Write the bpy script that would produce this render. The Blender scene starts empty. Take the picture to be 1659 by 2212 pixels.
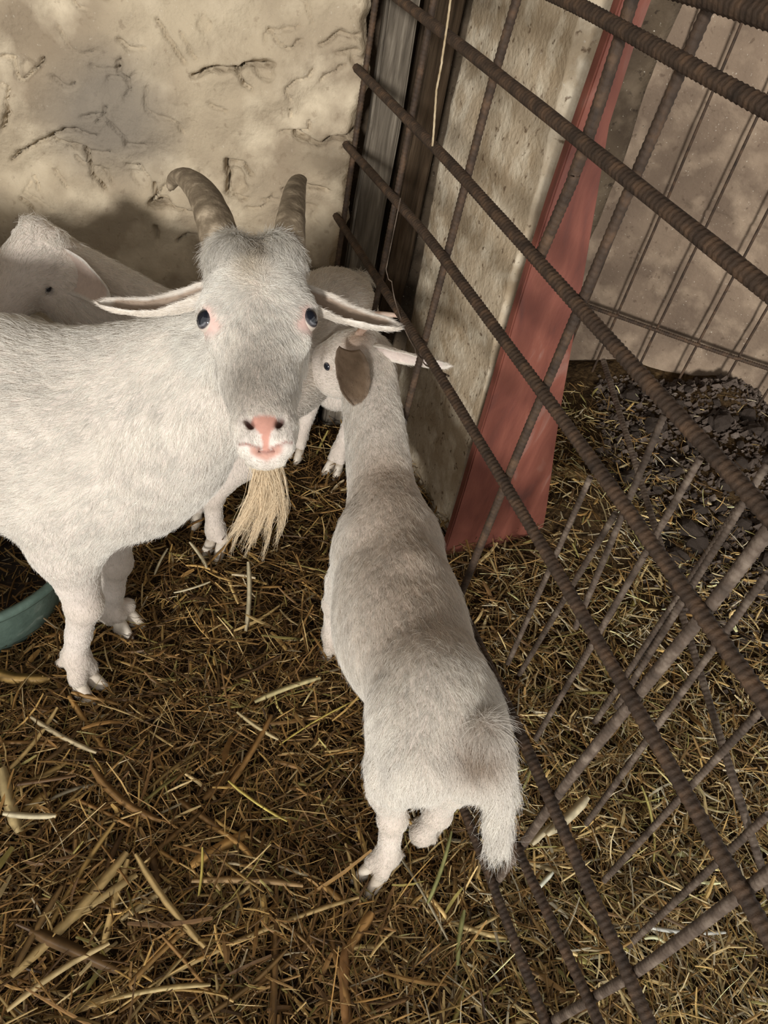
import bpy, math, random
import numpy as np
from mathutils import Vector, Matrix, noise

random.seed(7)
rng = np.random.default_rng(11)
scene = bpy.context.scene
COL = scene.collection

# ------------------------------------------------------------------ camera
IMG_W, IMG_H, FPX = 1659.0, 2212.0, 1600.0
CAM = np.array([0.0, 0.0, 1.30])
_down = np.array([395 - IMG_W / 2, 2880 - IMG_H / 2, FPX]); _down /= np.linalg.norm(_down)
_fy = np.array([0, 0, 1.0]) - _down * _down[2]; _fy /= np.linalg.norm(_fy)
ROT = np.stack([np.cross(_fy, -_down), _fy, -_down])      # world = ROT @ camera (x right, y down, z ahead)

cam_data = bpy.data.cameras.new('camera')
cam_data.sensor_fit = 'VERTICAL'
cam_data.sensor_height = 36.0
cam_data.lens = FPX / IMG_H * 36.0
cam_data.clip_start = 0.01
cam = bpy.data.objects.new('camera', cam_data)
COL.objects.link(cam)
_m = Matrix.Identity(4)
for _c, _v in enumerate((ROT @ [1, 0, 0], ROT @ [0, -1, 0], ROT @ [0, 0, -1], CAM)):
    for _r in range(3):
        _m[_r][_c] = _v[_r]
cam.matrix_world = _m
scene.camera = cam

# ------------------------------------------------------------------ light
world = bpy.data.worlds.new('world')
scene.world = world
world.use_nodes = True
world.node_tree.nodes['Background'].inputs['Color'].default_value = (1.0, 0.97, 0.93, 1)
world.node_tree.nodes['Background'].inputs['Strength'].default_value = 1.0

sun_data = bpy.data.lights.new('daylight', 'SUN')
sun_data.energy = 2.9
sun_data.angle = math.radians(6)
sun_data.color = (1.0, 0.97, 0.93)
sun = bpy.data.objects.new('daylight', sun_data)
COL.objects.link(sun)
SUN_DIR = Vector((0.03, 0.93, -0.20)).normalized()       # the way the light travels, low through the open front
sun.rotation_euler = SUN_DIR.to_track_quat('-Z', 'Y').to_euler()

vs = scene.view_settings
vs.view_transform = 'Standard'
vs.look = 'None'
vs.exposure = 0.10
vs.gamma = 1.0
vs.use_curve_mapping = False


if hasattr(scene, 'cycles'):
    scene.cycles.max_bounces = 7
    scene.cycles.diffuse_bounces = 4
    scene.cycles.glossy_bounces = 2


# ------------------------------------------------------------------ helpers
def V(*a):
    return np.array(a, dtype=float)


def unit(v):
    v = np.asarray(v, float)
    return v / np.linalg.norm(v)


def ray(px, py):
    return ROT @ V((px - IMG_W / 2) / FPX, (py - IMG_H / 2) / FPX, 1.0)


def at(px, py, depth):
    return CAM + ray(px, py) * depth


def atz(px, py, z):
    d = ray(px, py)
    return CAM + d * ((z - CAM[2]) / d[2])


def atplane(px, py, p0, n):
    d = ray(px, py)
    return CAM + d * (np.dot(np.asarray(p0) - CAM, n) / np.dot(d, n))


def tag(o, label=None, cat=None, group=None, kind=None):
    if label: o['label'] = label
    if cat: o['category'] = cat
    if group: o['group'] = group
    if kind: o['kind'] = kind
    return o


def empty(name, loc):
    o = bpy.data.objects.new(name, None)
    o.empty_display_size = 0.05
    o.location = loc
    COL.objects.link(o)
    return o


def link(name, data, mat, parent=None):
    o = bpy.data.objects.new(name, data)
    COL.objects.link(o)
    if mat is not None and hasattr(data, 'materials') and len(data.materials) == 0:
        data.materials.append(mat)
    if parent is not None:
        o.parent = parent
        o.matrix_parent_inverse = Matrix.Translation(-Vector(parent.location))
    return o


def mesh_np(name, verts, faces, smooth=True, col=None):
    """faces: an (n,4) or (n,3) int array"""
    verts = np.ascontiguousarray(verts, dtype=np.float32)
    faces = np.ascontiguousarray(faces, dtype=np.int32)
    n, k = faces.shape
    me = bpy.data.meshes.new(name)
    me.vertices.add(len(verts)); me.vertices.foreach_set('co', verts.ravel())
    me.loops.add(n * k); me.loops.foreach_set('vertex_index', faces.ravel())
    me.polygons.add(n)
    me.polygons.foreach_set('loop_start', np.arange(0, n * k, k, dtype=np.int32))
    me.polygons.foreach_set('use_smooth', np.full(n, smooth))
    if col is not None:
        a = me.color_attributes.new('col', 'FLOAT_COLOR', 'POINT')
        c = np.ones((len(verts), 4), np.float32); c[:, :3] = col
        a.data.foreach_set('color', c.ravel())
    me.update(calc_edges=True)
    return me


def snoise(p, scale, seed=0, n=6):
    """smooth pseudo noise of points (N,3), about -1..1"""
    r = np.random.default_rng(seed)
    out = np.zeros(len(p))
    for _ in range(n):
        k = r.normal(size=3) / scale * 2.2
        out += np.sin(p @ k + r.uniform(0, 6.28))
    return out / math.sqrt(n) * 0.8


def fnoise(p, scale, seed=0, octaves=3):
    out = np.zeros(len(p)); a = 1.0
    for o in range(octaves):
        out += a * snoise(p, scale / 2 ** o, seed + o * 17, 8)
        a *= 0.5
    return out


# ------------------------------------------------------------------ materials
def new_mat(name, rough=0.9, spec=0.2):
    m = bpy.data.materials.new(name)
    m.use_nodes = True
    b = m.node_tree.nodes['Principled BSDF']
    b.inputs['Roughness'].default_value = rough
    b.inputs['Specular IOR Level'].default_value = spec
    return m, m.node_tree.nodes, m.node_tree.links, b


def ramp_mat(name, stops, scale=10, detail=6, rough=0.9, bump=0.0, bump_scale=80, spec=0.2, stretch=None, bump_dist=0.004, distort=0.0):
    m, N, L, b = new_mat(name, rough, spec)
    tc = N.new('ShaderNodeTexCoord')
    src = tc.outputs['Object']
    if stretch:
        mp = N.new('ShaderNodeMapping'); mp.inputs['Scale'].default_value = stretch
        L.new(src, mp.inputs['Vector']); src = mp.outputs['Vector']
    n1 = N.new('ShaderNodeTexNoise'); n1.inputs['Scale'].default_value = scale
    n1.inputs['Detail'].default_value = detail; n1.inputs['Distortion'].default_value = distort
    L.new(src, n1.inputs['Vector'])
    cr = N.new('ShaderNodeValToRGB')
    els = cr.color_ramp.elements
    while len(els) < len(stops): els.new(0.5)
    for e, (p, c) in zip(els, stops):
        e.position = p; e.color = (*c, 1)
    L.new(n1.outputs['Fac'], cr.inputs['Fac'])
    L.new(cr.outputs['Color'], b.inputs['Base Color'])
    if bump:
        n2 = N.new('ShaderNodeTexNoise'); n2.inputs['Scale'].default_value = bump_scale; n2.inputs['Detail'].default_value = 8
        L.new(src, n2.inputs['Vector'])
        bp = N.new('ShaderNodeBump'); bp.inputs['Strength'].default_value = bump; bp.inputs['Distance'].default_value = bump_dist
        L.new(n2.outputs['Fac'], bp.inputs['Height'])
        L.new(bp.outputs['Normal'], b.inputs['Normal'])
    return m


def attr_mat(name, rough=0.85, spec=0.2, noise_amt=0.0, noise_scale=60, translucent=0.0, bump=0.0, bump_scale=200, stretch=None):
    m, N, L, b = new_mat(name, rough, spec)
    a = N.new('ShaderNodeAttribute'); a.attribute_name = 'col'
    out = a.outputs['Color']
    if noise_amt:
        tc = N.new('ShaderNodeTexCoord'); n1 = N.new('ShaderNodeTexNoise')
        n1.inputs['Scale'].default_value = noise_scale; n1.inputs['Detail'].default_value = 6
        if stretch:
            mp = N.new('ShaderNodeMapping'); mp.inputs['Scale'].default_value = stretch
            L.new(tc.outputs['Object'], mp.inputs['Vector']); L.new(mp.outputs['Vector'], n1.inputs['Vector'])
        else:
            L.new(tc.outputs['Object'], n1.inputs['Vector'])
        mr = N.new('ShaderNodeMapRange'); mr.inputs['From Min'].default_value = 0.3; mr.inputs['From Max'].default_value = 0.7
        mr.inputs['To Min'].default_value = 1 - noise_amt; mr.inputs['To Max'].default_value = 1 + noise_amt
        L.new(n1.outputs['Fac'], mr.inputs['Value'])
        mx = N.new('ShaderNodeMix'); mx.data_type = 'RGBA'; mx.blend_type = 'MULTIPLY'; mx.inputs['Factor'].default_value = 1
        L.new(out, mx.inputs['A']); L.new(mr.outputs['Result'], mx.inputs['B'])
        out = mx.outputs['Result']
        if bump:
            bp = N.new('ShaderNodeBump'); bp.inputs['Strength'].default_value = bump; bp.inputs['Distance'].default_value = 0.003
            L.new(n1.outputs['Fac'], bp.inputs['Height']); L.new(bp.outputs['Normal'], b.inputs['Normal'])
    L.new(out, b.inputs['Base Color'])
    if translucent:
        t = N.new('ShaderNodeBsdfTranslucent'); L.new(out, t.inputs['Color'])
        ms = N.new('ShaderNodeMixShader'); ms.inputs['Fac'].default_value = translucent
        L.new(b.outputs['BSDF'], ms.inputs[1]); L.new(t.outputs['BSDF'], ms.inputs[2])
        L.new(ms.outputs['Shader'], N['Material Output'].inputs['Surface'])
    return m


M_SKIN = attr_mat('goat_skin', 0.8, 0.15, 0.08, 120)
M_FUR = attr_mat('goat_fur', 0.6, 0.25, translucent=0.25)
M_EYE = attr_mat('goat_eye', 0.06, 0.6)
M_EAR = attr_mat('goat_ear', 0.7, 0.2, 0.08, 90, translucent=0.2)
M_HOOF = ramp_mat('goat_hoof', [(0.3, (0.42, 0.35, 0.27)), (0.7, (0.70, 0.63, 0.53))], 40, rough=0.6, bump=0.3, bump_scale=120)
M_HORN = ramp_mat('horn', [(0.25, (0.095, 0.070, 0.045)), (0.52, (0.19, 0.148, 0.098)), (0.75, (0.42, 0.34, 0.24))], 60, 8, 0.62, 0.6, 140, 0.35, bump_dist=0.003)
M_KIDHORN = ramp_mat('kid_horn', [(0.3, (0.45, 0.27, 0.19)), (0.7, (0.72, 0.56, 0.45))], 60, 6, 0.5, 0.3, 150, 0.35)
M_PLASTER = None
M_STRAW = attr_mat('straw', 0.55, 0.35, 0.22, 70, translucent=0.2)
M_RUST = ramp_mat('rusty_steel', [(0.25, (0.022, 0.014, 0.009)), (0.5, (0.050, 0.031, 0.019)), (0.72, (0.10, 0.058, 0.032)), (0.85, (0.15, 0.115, 0.085))], 55, 8, 0.75, 0.5, 260, 0.35, bump_dist=0.002)
M_RUST2 = ramp_mat('grey_rusty_steel', [(0.25, (0.038, 0.027, 0.019)), (0.5, (0.090, 0.064, 0.046)), (0.75, (0.21, 0.165, 0.125))], 50, 8, 0.7, 0.5, 260, 0.35, bump_dist=0.002)


# ------------------------------------------------------------------ the setting
def smoothstep(a, b, x):
    t = np.clip((x - a) / (b - a), 0, 1)
    return t * t * (3 - 2 * t)


def gh(x, y):
    """height of the ground"""
    x = np.asarray(x, float); y = np.asarray(y, float)
    p = np.stack([x.ravel(), y.ravel(), np.zeros(x.size)], 1)
    h = 0.010 * snoise(p, 0.22, 5, 7) + 0.005 * snoise(p, 0.07, 6, 7)
    h = h.reshape(x.shape) - 0.012
    h += 0.125 * np.exp(-(((x - 0.53) / 0.17) ** 2 + ((y - 1.64) / 0.15) ** 2))
    r = smoothstep(0.75, 1.5, x + 0.55 * (y - 1.6)) * smoothstep(1.0, 1.9, y + 0.25 * x)
    h += r * (0.17 + 0.035 * snoise(p, 0.16, 9, 8).reshape(x.shape))
    return h


def poly_dist(P, poly):
    """distance of 2-D points to a polyline"""
    best = np.full(len(P), 9.0)
    for a, b in zip(poly[:-1], poly[1:]):
        a = np.asarray(a); b = np.asarray(b); ab = b - a
        t = np.clip(((P - a) @ ab) / (ab @ ab), 0, 1)
        best = np.minimum(best, np.linalg.norm(P - (a + t[:, None] * ab), axis=1))
    return best


def panel(name, p0, d, n, u0, u1, z0, z1, res, bulge, mat, cracks=(), pits=(), seed=0, parent=None, thick=0.1, edge_rough=0.0, shear=0.0):
    """a plastered wall face (displaced grid) with thickness behind it; n points to the room"""
    nu, nz = int((u1 - u0) / res) + 1, int((z1 - z0) / res) + 1
    U, Z = np.meshgrid(np.linspace(u0, u1, nu), np.linspace(z0, z1, nz), indexing='ij')
    P = np.stack([U.ravel(), Z.ravel()], 1)
    P3 = np.stack([P[:, 0], P[:, 1], np.zeros(len(P))], 1)
    h = bulge * fnoise(P3, 0.22, seed, 4)
    jit = 0.006 * np.stack([fnoise(P3, 0.05, seed + 3, 3), fnoise(P3, 0.05, seed + 8, 3)], 1)
    for poly, wd, dp in cracks:
        dd = poly_dist(P + jit, poly)
        wv = 0.62 * wd * (0.8 + 0.5 * snoise(P3, 0.06, seed + 21))
        h -= 1.5 * dp * np.exp(-(dd / np.maximum(wv, 0.0026)) ** 2)
        h += 0.10 * dp * np.exp(-((dd - 2.6 * wd) / (2.0 * wd)) ** 2)
    for (pu, pz, ru, rz, dp) in pits:
        q = np.sqrt(((P[:, 0] + jit[:, 0] * 1.5 - pu) / ru) ** 2 + ((P[:, 1] + jit[:, 1] * 1.5 - pz) / rz) ** 2)
        h -= dp * (1 - smoothstep(0.7, 1.15, q))
    du = np.zeros(len(P))
    if edge_rough:
        e = np.exp(-((u1 - P[:, 0]) / 0.05) ** 2)
        du = e * edge_rough * fnoise(np.stack([P[:, 1], P[:, 1] * 0, P[:, 1] * 0], 1), 0.10, seed + 5, 4)
        h -= 0.03 * np.exp(-((u1 - P[:, 0]) / 0.012) ** 2)
    du = du + shear * P[:, 1]
    d3 = np.asarray(d); n3 = np.asarray(n)
    verts = np.asarray(p0) + np.outer(P[:, 0] + du, d3) + np.outer(h, n3)
    verts[:, 2] += P[:, 1]
    idx = np.arange(nu * nz).reshape(nu, nz)
    f = np.stack([idx[:-1, :-1].ravel(), idx[1:, :-1].ravel(), idx[1:, 1:].ravel(), idx[:-1, 1:].ravel()], 1)
    # rim and back
    ring = np.concatenate([idx[:, 0], idx[-1, 1:], idx[-2::-1, -1], idx[0, -2:0:-1]])
    rb = verts[ring] - n3 * thick
    nb = len(verts)
    bi = nb + np.arange(len(ring))
    side = np.stack([ring, bi, np.roll(bi, -1), np.roll(ring, -1)], 1)
    corners = [0, nu - 1, nu + nz - 2, 2 * nu + nz - 3]
    back = np.array([[bi[c] for c in corners][::-1]])
    allf = np.concatenate([f, side, back])
    # make the front face look along +n
    a, b, c = verts[f[0][0]], verts[f[0][1]], verts[f[0][2]]
    if np.dot(np.cross(b - a, c - a), n3) < 0:
        allf = allf[:, ::-1]
    me = mesh_np(name, np.concatenate([verts, rb]), allf)
    o = link(name, me, mat, parent)
    return o


def plaster_mat(name, base, light, dark, spots, scale=4.0, painted_shadow=None, spot_amt=1.0):
    m, N, L, b = new_mat(name, 0.95, 0.08)
    tc = N.new('ShaderNodeTexCoord')
    def noise_n(sc, det=6, dist=0.0):
        n = N.new('ShaderNodeTexNoise'); n.inputs['Scale'].default_value = sc; n.inputs['Detail'].default_value = det
        n.inputs['Distortion'].default_value = dist
        L.new(tc.outputs['Object'], n.inputs['Vector']); return n.outputs['Fac']
    def mix(fac, a, bb):
        mx = N.new('ShaderNodeMix'); mx.data_type = 'RGBA'
        if isinstance(fac, float): mx.inputs['Factor'].default_value = fac
        else: L.new(fac, mx.inputs['Factor'])
        for s, v in (('A', a), ('B', bb)):
            if isinstance(v, tuple): mx.inputs[s].default_value = (*v, 1)
            else: L.new(v, mx.inputs[s])
        return mx.outputs['Result']
    def rng_(v, a, bb, lo=0.0, hi=1.0):
        mr = N.new('ShaderNodeMapRange'); mr.inputs['From Min'].default_value = a; mr.inputs['From Max'].default_value = bb
        mr.inputs['To Min'].default_value = lo; mr.inputs['To Max'].default_value = hi
        L.new(v, mr.inputs['Value']); return mr.outputs['Result']
    c = mix(rng_(noise_n(scale, 5, 0.3), 0.35, 0.68), dark, base)
    c = mix(rng_(noise_n(scale * 2.7, 8), 0.48, 0.72), c, light)
    c = mix(rng_(noise_n(55, 4), 0.63, 0.70, 0, 0.75 * spot_amt), c, spots)
    c = mix(rng_(noise_n(160, 3), 0.68, 0.74, 0, 0.6 * spot_amt), c, (0.62, 0.56, 0.46))
    if painted_shadow is not None:
        bp_, br_, bc_ = painted_shadow
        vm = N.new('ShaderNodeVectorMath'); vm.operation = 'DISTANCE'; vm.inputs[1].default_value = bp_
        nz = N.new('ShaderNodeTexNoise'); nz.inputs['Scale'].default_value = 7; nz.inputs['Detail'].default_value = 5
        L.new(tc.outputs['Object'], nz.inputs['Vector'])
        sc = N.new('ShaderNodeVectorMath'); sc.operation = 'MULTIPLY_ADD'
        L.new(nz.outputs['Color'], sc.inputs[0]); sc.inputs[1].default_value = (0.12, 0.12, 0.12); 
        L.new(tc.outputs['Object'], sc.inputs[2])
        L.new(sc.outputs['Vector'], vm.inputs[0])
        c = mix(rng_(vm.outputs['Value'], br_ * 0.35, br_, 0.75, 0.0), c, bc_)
    L.new(c, b.inputs['Base Color'])
    bp = N.new('ShaderNodeBump'); bp.inputs['Strength'].default_value = 0.75; bp.inputs['Distance'].default_value = 0.005
    L.new(noise_n(90, 9), bp.inputs['Height']); L.new(bp.outputs['Normal'], b.inputs['Normal'])
    return m


# back wall, mud plaster
AZ = math.radians(15)
BD, BN = V(math.cos(AZ), math.sin(AZ), 0), V(math.sin(AZ), -math.cos(AZ), 0)
B0 = V(-0.293, 1.81, 0)


def bw(px, py):
    q = atplane(px, py, B0, BN)
    return (float(np.dot(q - B0, BD)), float(q[2]))


crack_px = [
    ([(420, 155), (470, 152), (505, 148), (515, 155), (545, 140), (590, 145)], 0.006, 0.030),
    ([(515, 155), (520, 180), (545, 190)], 0.005, 0.018),
    ([(640, 300), (690, 305), (735, 292), (775, 290)], 0.006, 0.030),
    ([(20, 350), (75, 310), (120, 295), (165, 275), (205, 290)], 0.005, 0.018),
    ([(120, 300), (175, 320), (195, 350), (200, 390), (225, 412)], 0.005, 0.022),
    ([(210, 260), (235, 255), (255, 290), (270, 315), (310, 315)], 0.004, 0.014),
    ([(275, 360), (300, 355), (315, 380)], 0.004, 0.012),
    ([(330, 395), (335, 425), (320, 440), (370, 450), (400, 452)], 0.007, 0.028),
    ([(495, 350), (490, 410), (530, 428)], 0.006, 0.026),
    ([(500, 350), (530, 355), (548, 380)], 0.006, 0.022),
    ([(610, 410), (650, 400), (705, 415)], 0.005, 0.020),
    ([(0, 127), (25, 125), (30, 160), (50, 175), (70, 165), (85, 130), (95, 120)], 0.004, 0.014),
    ([(0, 180), (18, 190), (20, 240), (5, 275)], 0.005, 0.016),
    ([(340, 50), (370, 100), (395, 125)], 0.004, 0.012),
    ([(50, 430), (75, 455)], 0.005, 0.018), ([(70, 390), (85, 412)], 0.004, 0.012),
    ([(320, 190), (330, 235), (385, 260), (390, 280)], 0.004, 0.010),
    ([(460, 230), (490, 245)], 0.004, 0.010), ([(560, 430), (600, 435)], 0.004, 0.012),
    ([(625, 240), (630, 262)], 0.004, 0.010), ([(335, 485), (345, 520)], 0.005, 0.016), ([(385, 525), (400, 510), (420, 515)], 0.005, 0.016),
    ([(690, 100), (740, 75), (790, 85)], 0.005, 0.012), ([(690, 175), (735, 150)], 0.004, 0.010),
]
cracks = [([bw(*p) for p in poly], w, d) for poly, w, d in crack_px]
_rc = np.random.default_rng(15)
for _ in range(34):
    u, z, a_ = _rc.uniform(-0.95, 0.0), _rc.uniform(0.45, 1.25), _rc.uniform(0, 6.28)
    poly = [(u, z)]
    for _k in range(_rc.integers(2, 5)):
        a_ += _rc.normal() * 0.7; u += math.cos(a_) * 0.03; z += math.sin(a_) * 0.022; poly.append((u, z))
    cracks.append((poly, 0.0045, 0.006 + 0.006 * _rc.random()))
pits = [(*bw(510, 385), 0.022, 0.030, 0.022), (*bw(350, 440), 0.02, 0.012, 0.02), (*bw(570, 145), 0.025, 0.014, 0.014), (*bw(300, 385), 0.02, 0.02, 0.010),
        (*bw(60, 150), 0.02, 0.02, 0.008), (*bw(760, 135), 0.018, 0.018, 0.012), (*bw(440, 40), 0.015, 0.02, 0.008)]
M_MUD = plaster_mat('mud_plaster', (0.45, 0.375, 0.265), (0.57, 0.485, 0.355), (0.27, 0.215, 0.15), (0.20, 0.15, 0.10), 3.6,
                    painted_shadow=(tuple(atplane(235, 250, B0, BN) + V(0.06, 0.06, 0.06)), 0.17, (0.17, 0.15, 0.125)), spot_amt=0.5)  # soft cast shadow painted into the plaster colour
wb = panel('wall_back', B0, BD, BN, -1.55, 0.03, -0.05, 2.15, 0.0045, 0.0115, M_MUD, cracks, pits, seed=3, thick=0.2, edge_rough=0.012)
tag(wb, 'cracked beige mud plaster wall behind the goats', 'wall', kind='structure')

# the end of the back wall: recess with posts where the fence is tied
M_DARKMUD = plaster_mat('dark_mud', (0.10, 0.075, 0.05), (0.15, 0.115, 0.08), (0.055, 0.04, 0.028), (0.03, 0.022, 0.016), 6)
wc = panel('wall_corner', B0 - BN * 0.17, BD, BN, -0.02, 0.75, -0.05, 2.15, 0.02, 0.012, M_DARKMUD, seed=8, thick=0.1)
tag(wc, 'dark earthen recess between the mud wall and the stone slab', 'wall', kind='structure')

# stone slab (end of the right-hand wall), parallel to the fence
FD, FN, F0 = V(-0.452, 0.892, 0), V(0.892, 0.452, 0), V(0.362, 0.516, 0)
M_SLAB = plaster_mat('stone_slab', (0.56, 0.47, 0.345), (0.70, 0.62, 0.48), (0.40, 0.31, 0.205), (0.16, 0.11, 0.07), 7, spot_amt=1.2)
ws = panel('wall_right', F0 + FN * 0.26, FD, -FN, 0.935, 1.43, -0.05, 2.15, 0.008, 0.0045, M_SLAB, seed=12, thick=0.08, edge_rough=0.004, shear=0.085)
tag(ws, 'upright pale stone slab wall behind the rebar fence', 'wall', kind='structure')

# far wall of the space beyond the fence
A0, AD, AN = V(1.0, 2.40, 0), V(0.974, -0.225, 0), V(-0.225, -0.974, 0)
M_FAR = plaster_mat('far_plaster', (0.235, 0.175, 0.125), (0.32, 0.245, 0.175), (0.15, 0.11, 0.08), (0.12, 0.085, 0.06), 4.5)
wf_cr = [([(-0.9, 0.62), (0.2, 0.66), (1.2, 0.64)], 0.006, 0.012), ([(-0.9, 0.98), (0.1, 0.96), (1.2, 0.98)], 0.006, 0.010), ([(-0.30, 0.0), (-0.32, 0.66)], 0.005, 0.010),
         ([(0.06, 0.66), (0.05, 0.97)], 0.005, 0.010), ([(-0.5, 0.97), (-0.5, 1.6)], 0.005, 0.010)]
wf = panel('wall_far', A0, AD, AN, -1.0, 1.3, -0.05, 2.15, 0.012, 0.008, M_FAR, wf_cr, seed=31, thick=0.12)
tag(wf, 'brownish plastered wall beyond the fence and rubble', 'wall', kind='structure')

# floor
nx, ny = 230, 200
GX, GY = np.meshgrid(np.linspace(-1.75, 2.3, nx), np.linspace(-0.45, 2.75, ny), indexing='ij')
fv = np.stack([GX.ravel(), GY.ravel(), (gh(GX, GY) - 0.004).ravel()], 1)
idx = np.arange(nx * ny).reshape(nx, ny)
ff = np.stack([idx[:-1, :-1].ravel(), idx[1:, :-1].ravel(), idx[1:, 1:].ravel(), idx[:-1, 1:].ravel()], 1)
M_FLOOR = ramp_mat('bedded_earth', [(0.3, (0.018, 0.011, 0.006)), (0.55, (0.055, 0.034, 0.016)), (0.75, (0.11, 0.07, 0.032))], 38, 10, 0.95, 1.0, 70, 0.05, bump_dist=0.012, distort=1.5)
fl = link('floor', mesh_np('floor', fv, ff), M_FLOOR)
tag(fl, 'dark earth floor under the straw bedding', 'floor', kind='structure')


# unseen side wall and overhead boards, added to cut light to the corner and floor
wl = panel('shade_wall_left', V(-1.50, 0.25, 0), V(0, 1, 0), V(1, 0, 0), 0.0, 1.35, -0.05, 2.15, 0.04, 0.012, M_MUD, seed=41, thick=0.2)
tag(wl, 'unseen mud plaster side wall, added to darken the back corner', 'wall', kind='structure')
M_CEILSHADE = ramp_mat('shade_ceiling_boards', [(0.3, (0.10, 0.075, 0.05)), (0.7, (0.22, 0.17, 0.12))], 8, 8, 0.9, 0.4, 40, 0.1, stretch=(1, 8, 1))
cg = link('shade_ceiling', mesh_np('shade_ceiling', [(-1.95, -0.35, 2.15), (2.5, -0.35, 2.15), (2.5, 2.9, 2.15), (-1.95, 2.9, 2.15), (-1.95, -0.35, 2.20), (2.5, -0.35, 2.20), (2.5, 2.9, 2.20), (-1.95, 2.9, 2.20)],
                              [(0, 3, 2, 1), (4, 5, 6, 7), (0, 1, 5, 4), (1, 2, 6, 5), (2, 3, 7, 6), (3, 0, 4, 7)], False), M_CEILSHADE)
tag(cg, 'unseen low boards over the shed, added to darken the floor', 'shade_ceiling', kind='structure')


# ------------------------------------------------------------------ simple solids
def box_mesh(name, sx, sy, sz, bevel=0.0, warp=0.0, seg=1, seed=0):
    import bmesh
    bm = bmesh.new()
    bmesh.ops.create_cube(bm, size=1.0)
    for v in bm.verts:
        v.co = Vector((v.co.x * sx, v.co.y * sy, (v.co.z + 0.5) * sz))
    if seg > 1:
        es = [e for e in bm.edges if abs(e.verts[0].co.z - e.verts[1].co.z) > sz * 0.5]
        bmesh.ops.subdivide_edges(bm, edges=es, cuts=seg, use_grid_fill=True)
    if warp:
        for v in bm.verts:
            q = Vector((v.co.x * 5 + seed, v.co.y * 5, v.co.z * 3))
            v.co.x += warp * noise.noise(q); v.co.y += warp * noise.noise(q + Vector((9, 3, 1)))
    if bevel:
        bmesh.ops.bevel(bm, geom=list(bm.edges), offset=bevel, segments=2, affect='EDGES', clamp_overlap=True)
    me = bpy.data.meshes.new(name); bm.to_mesh(me); bm.free()
    return me


M_GREYWOOD = ramp_mat('weathered_wood', [(0.3, (0.06, 0.050, 0.038)), (0.55, (0.13, 0.110, 0.085)), (0.75, (0.24, 0.21, 0.165))], 14, 9, 0.9, 0.7, 40, 0.1, stretch=(6, 6, 0.5), distort=0.6)
M_BROWNWOOD = ramp_mat('dark_wood', [(0.3, (0.026, 0.018, 0.011)), (0.6, (0.062, 0.042, 0.026)), (0.8, (0.10, 0.075, 0.05))], 14, 9, 0.9, 0.7, 40, 0.1, stretch=(6, 6, 0.5), distort=0.6)


def post(name, u, back, w, t, h, mat, label, rot=0.0, lean=0.0, seed=0):
    p = B0 + BD * u - BN * back
    o = link(name, box_mesh(name, w, t, h, 0.006, 0.012, 9, seed), mat)
    o.location = (p[0], p[1], -0.03)
    o.rotation_euler = (lean, 0, AZ + rot)
    return tag(o, label, 'post')


post('wall_post', 0.088, 0.035, 0.070, 0.035, 1.7, M_GREYWOOD, 'grey weathered plank post at the end of the mud wall', 0.15, 0.0, 3)
post('timber_post', 0.185, 0.09, 0.070, 0.06, 1.7, M_BROWNWOOD, 'dark brown timber post in the corner beside the stone slab', 0.3, 0.0, 8)

# red board
bd_az = math.radians(30)
RD, RN = V(math.cos(bd_az), math.sin(bd_az), 0), V(math.sin(bd_az), -math.cos(bd_az), 0)
R0 = V(0.186, 1.397, 0)
import bmesh
bm = bmesh.new()
outline = []
nn = 14
for i in range(nn + 1):
    z = -0.02 + 1.62 * i / nn
    outline.append((-0.012 + 0.006 * math.sin(z * 6) - 0.016 * min(1, z / 0.3), z))
for i in range(nn, -1, -1):
    z = -0.02 + 1.62 * i / nn
    outline.append((max(0.035, 0.283 - 0.25 * z + 0.05 * max(0, z - 0.8)) + 0.004 * math.sin(z * 9 + 1), z))
front = [bm.verts.new(R0 + RD * u + V(0, 0, z) + RN * (0.004 * math.sin(z * 4))) for u, z in outline]
backv = [bm.verts.new(Vector(v.co) - Vector(RN) * 0.022) for v in front]
k = len(front)
for i in range(nn):
    j = 2 * nn + 1 - i
    bm.faces.new((front[i], front[j], front[j - 1], front[i + 1]))
    bm.faces.new((backv[i + 1], backv[j - 1], backv[j], backv[i]))
for i in range(k):
    bm.faces.new((front[i], front[(i + 1) % k], backv[(i + 1) % k], backv[i]))
bmesh.ops.recalc_face_normals(bm, faces=bm.faces)
bmesh.ops.bevel(bm, geom=[e for e in bm.edges if e.calc_face_angle(0) > 0.8], offset=0.003, segments=2, affect='EDGES')
me = bpy.data.meshes.new('red_board'); bm.to_mesh(me); bm.free()
M_RED = ramp_mat('red_paint', [(0.2, (0.07, 0.032, 0.027)), (0.42, (0.155, 0.050, 0.035)), (0.60, (0.20, 0.068, 0.046)), (0.80, (0.27, 0.16, 0.13))], 7, 9, 0.55, 0.35, 60, 0.3, stretch=(2.5, 2.5, 0.8), distort=0.8)
tag(link('red_board', me, M_RED), 'faded red painted board standing against the stone slab', 'board')


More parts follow.
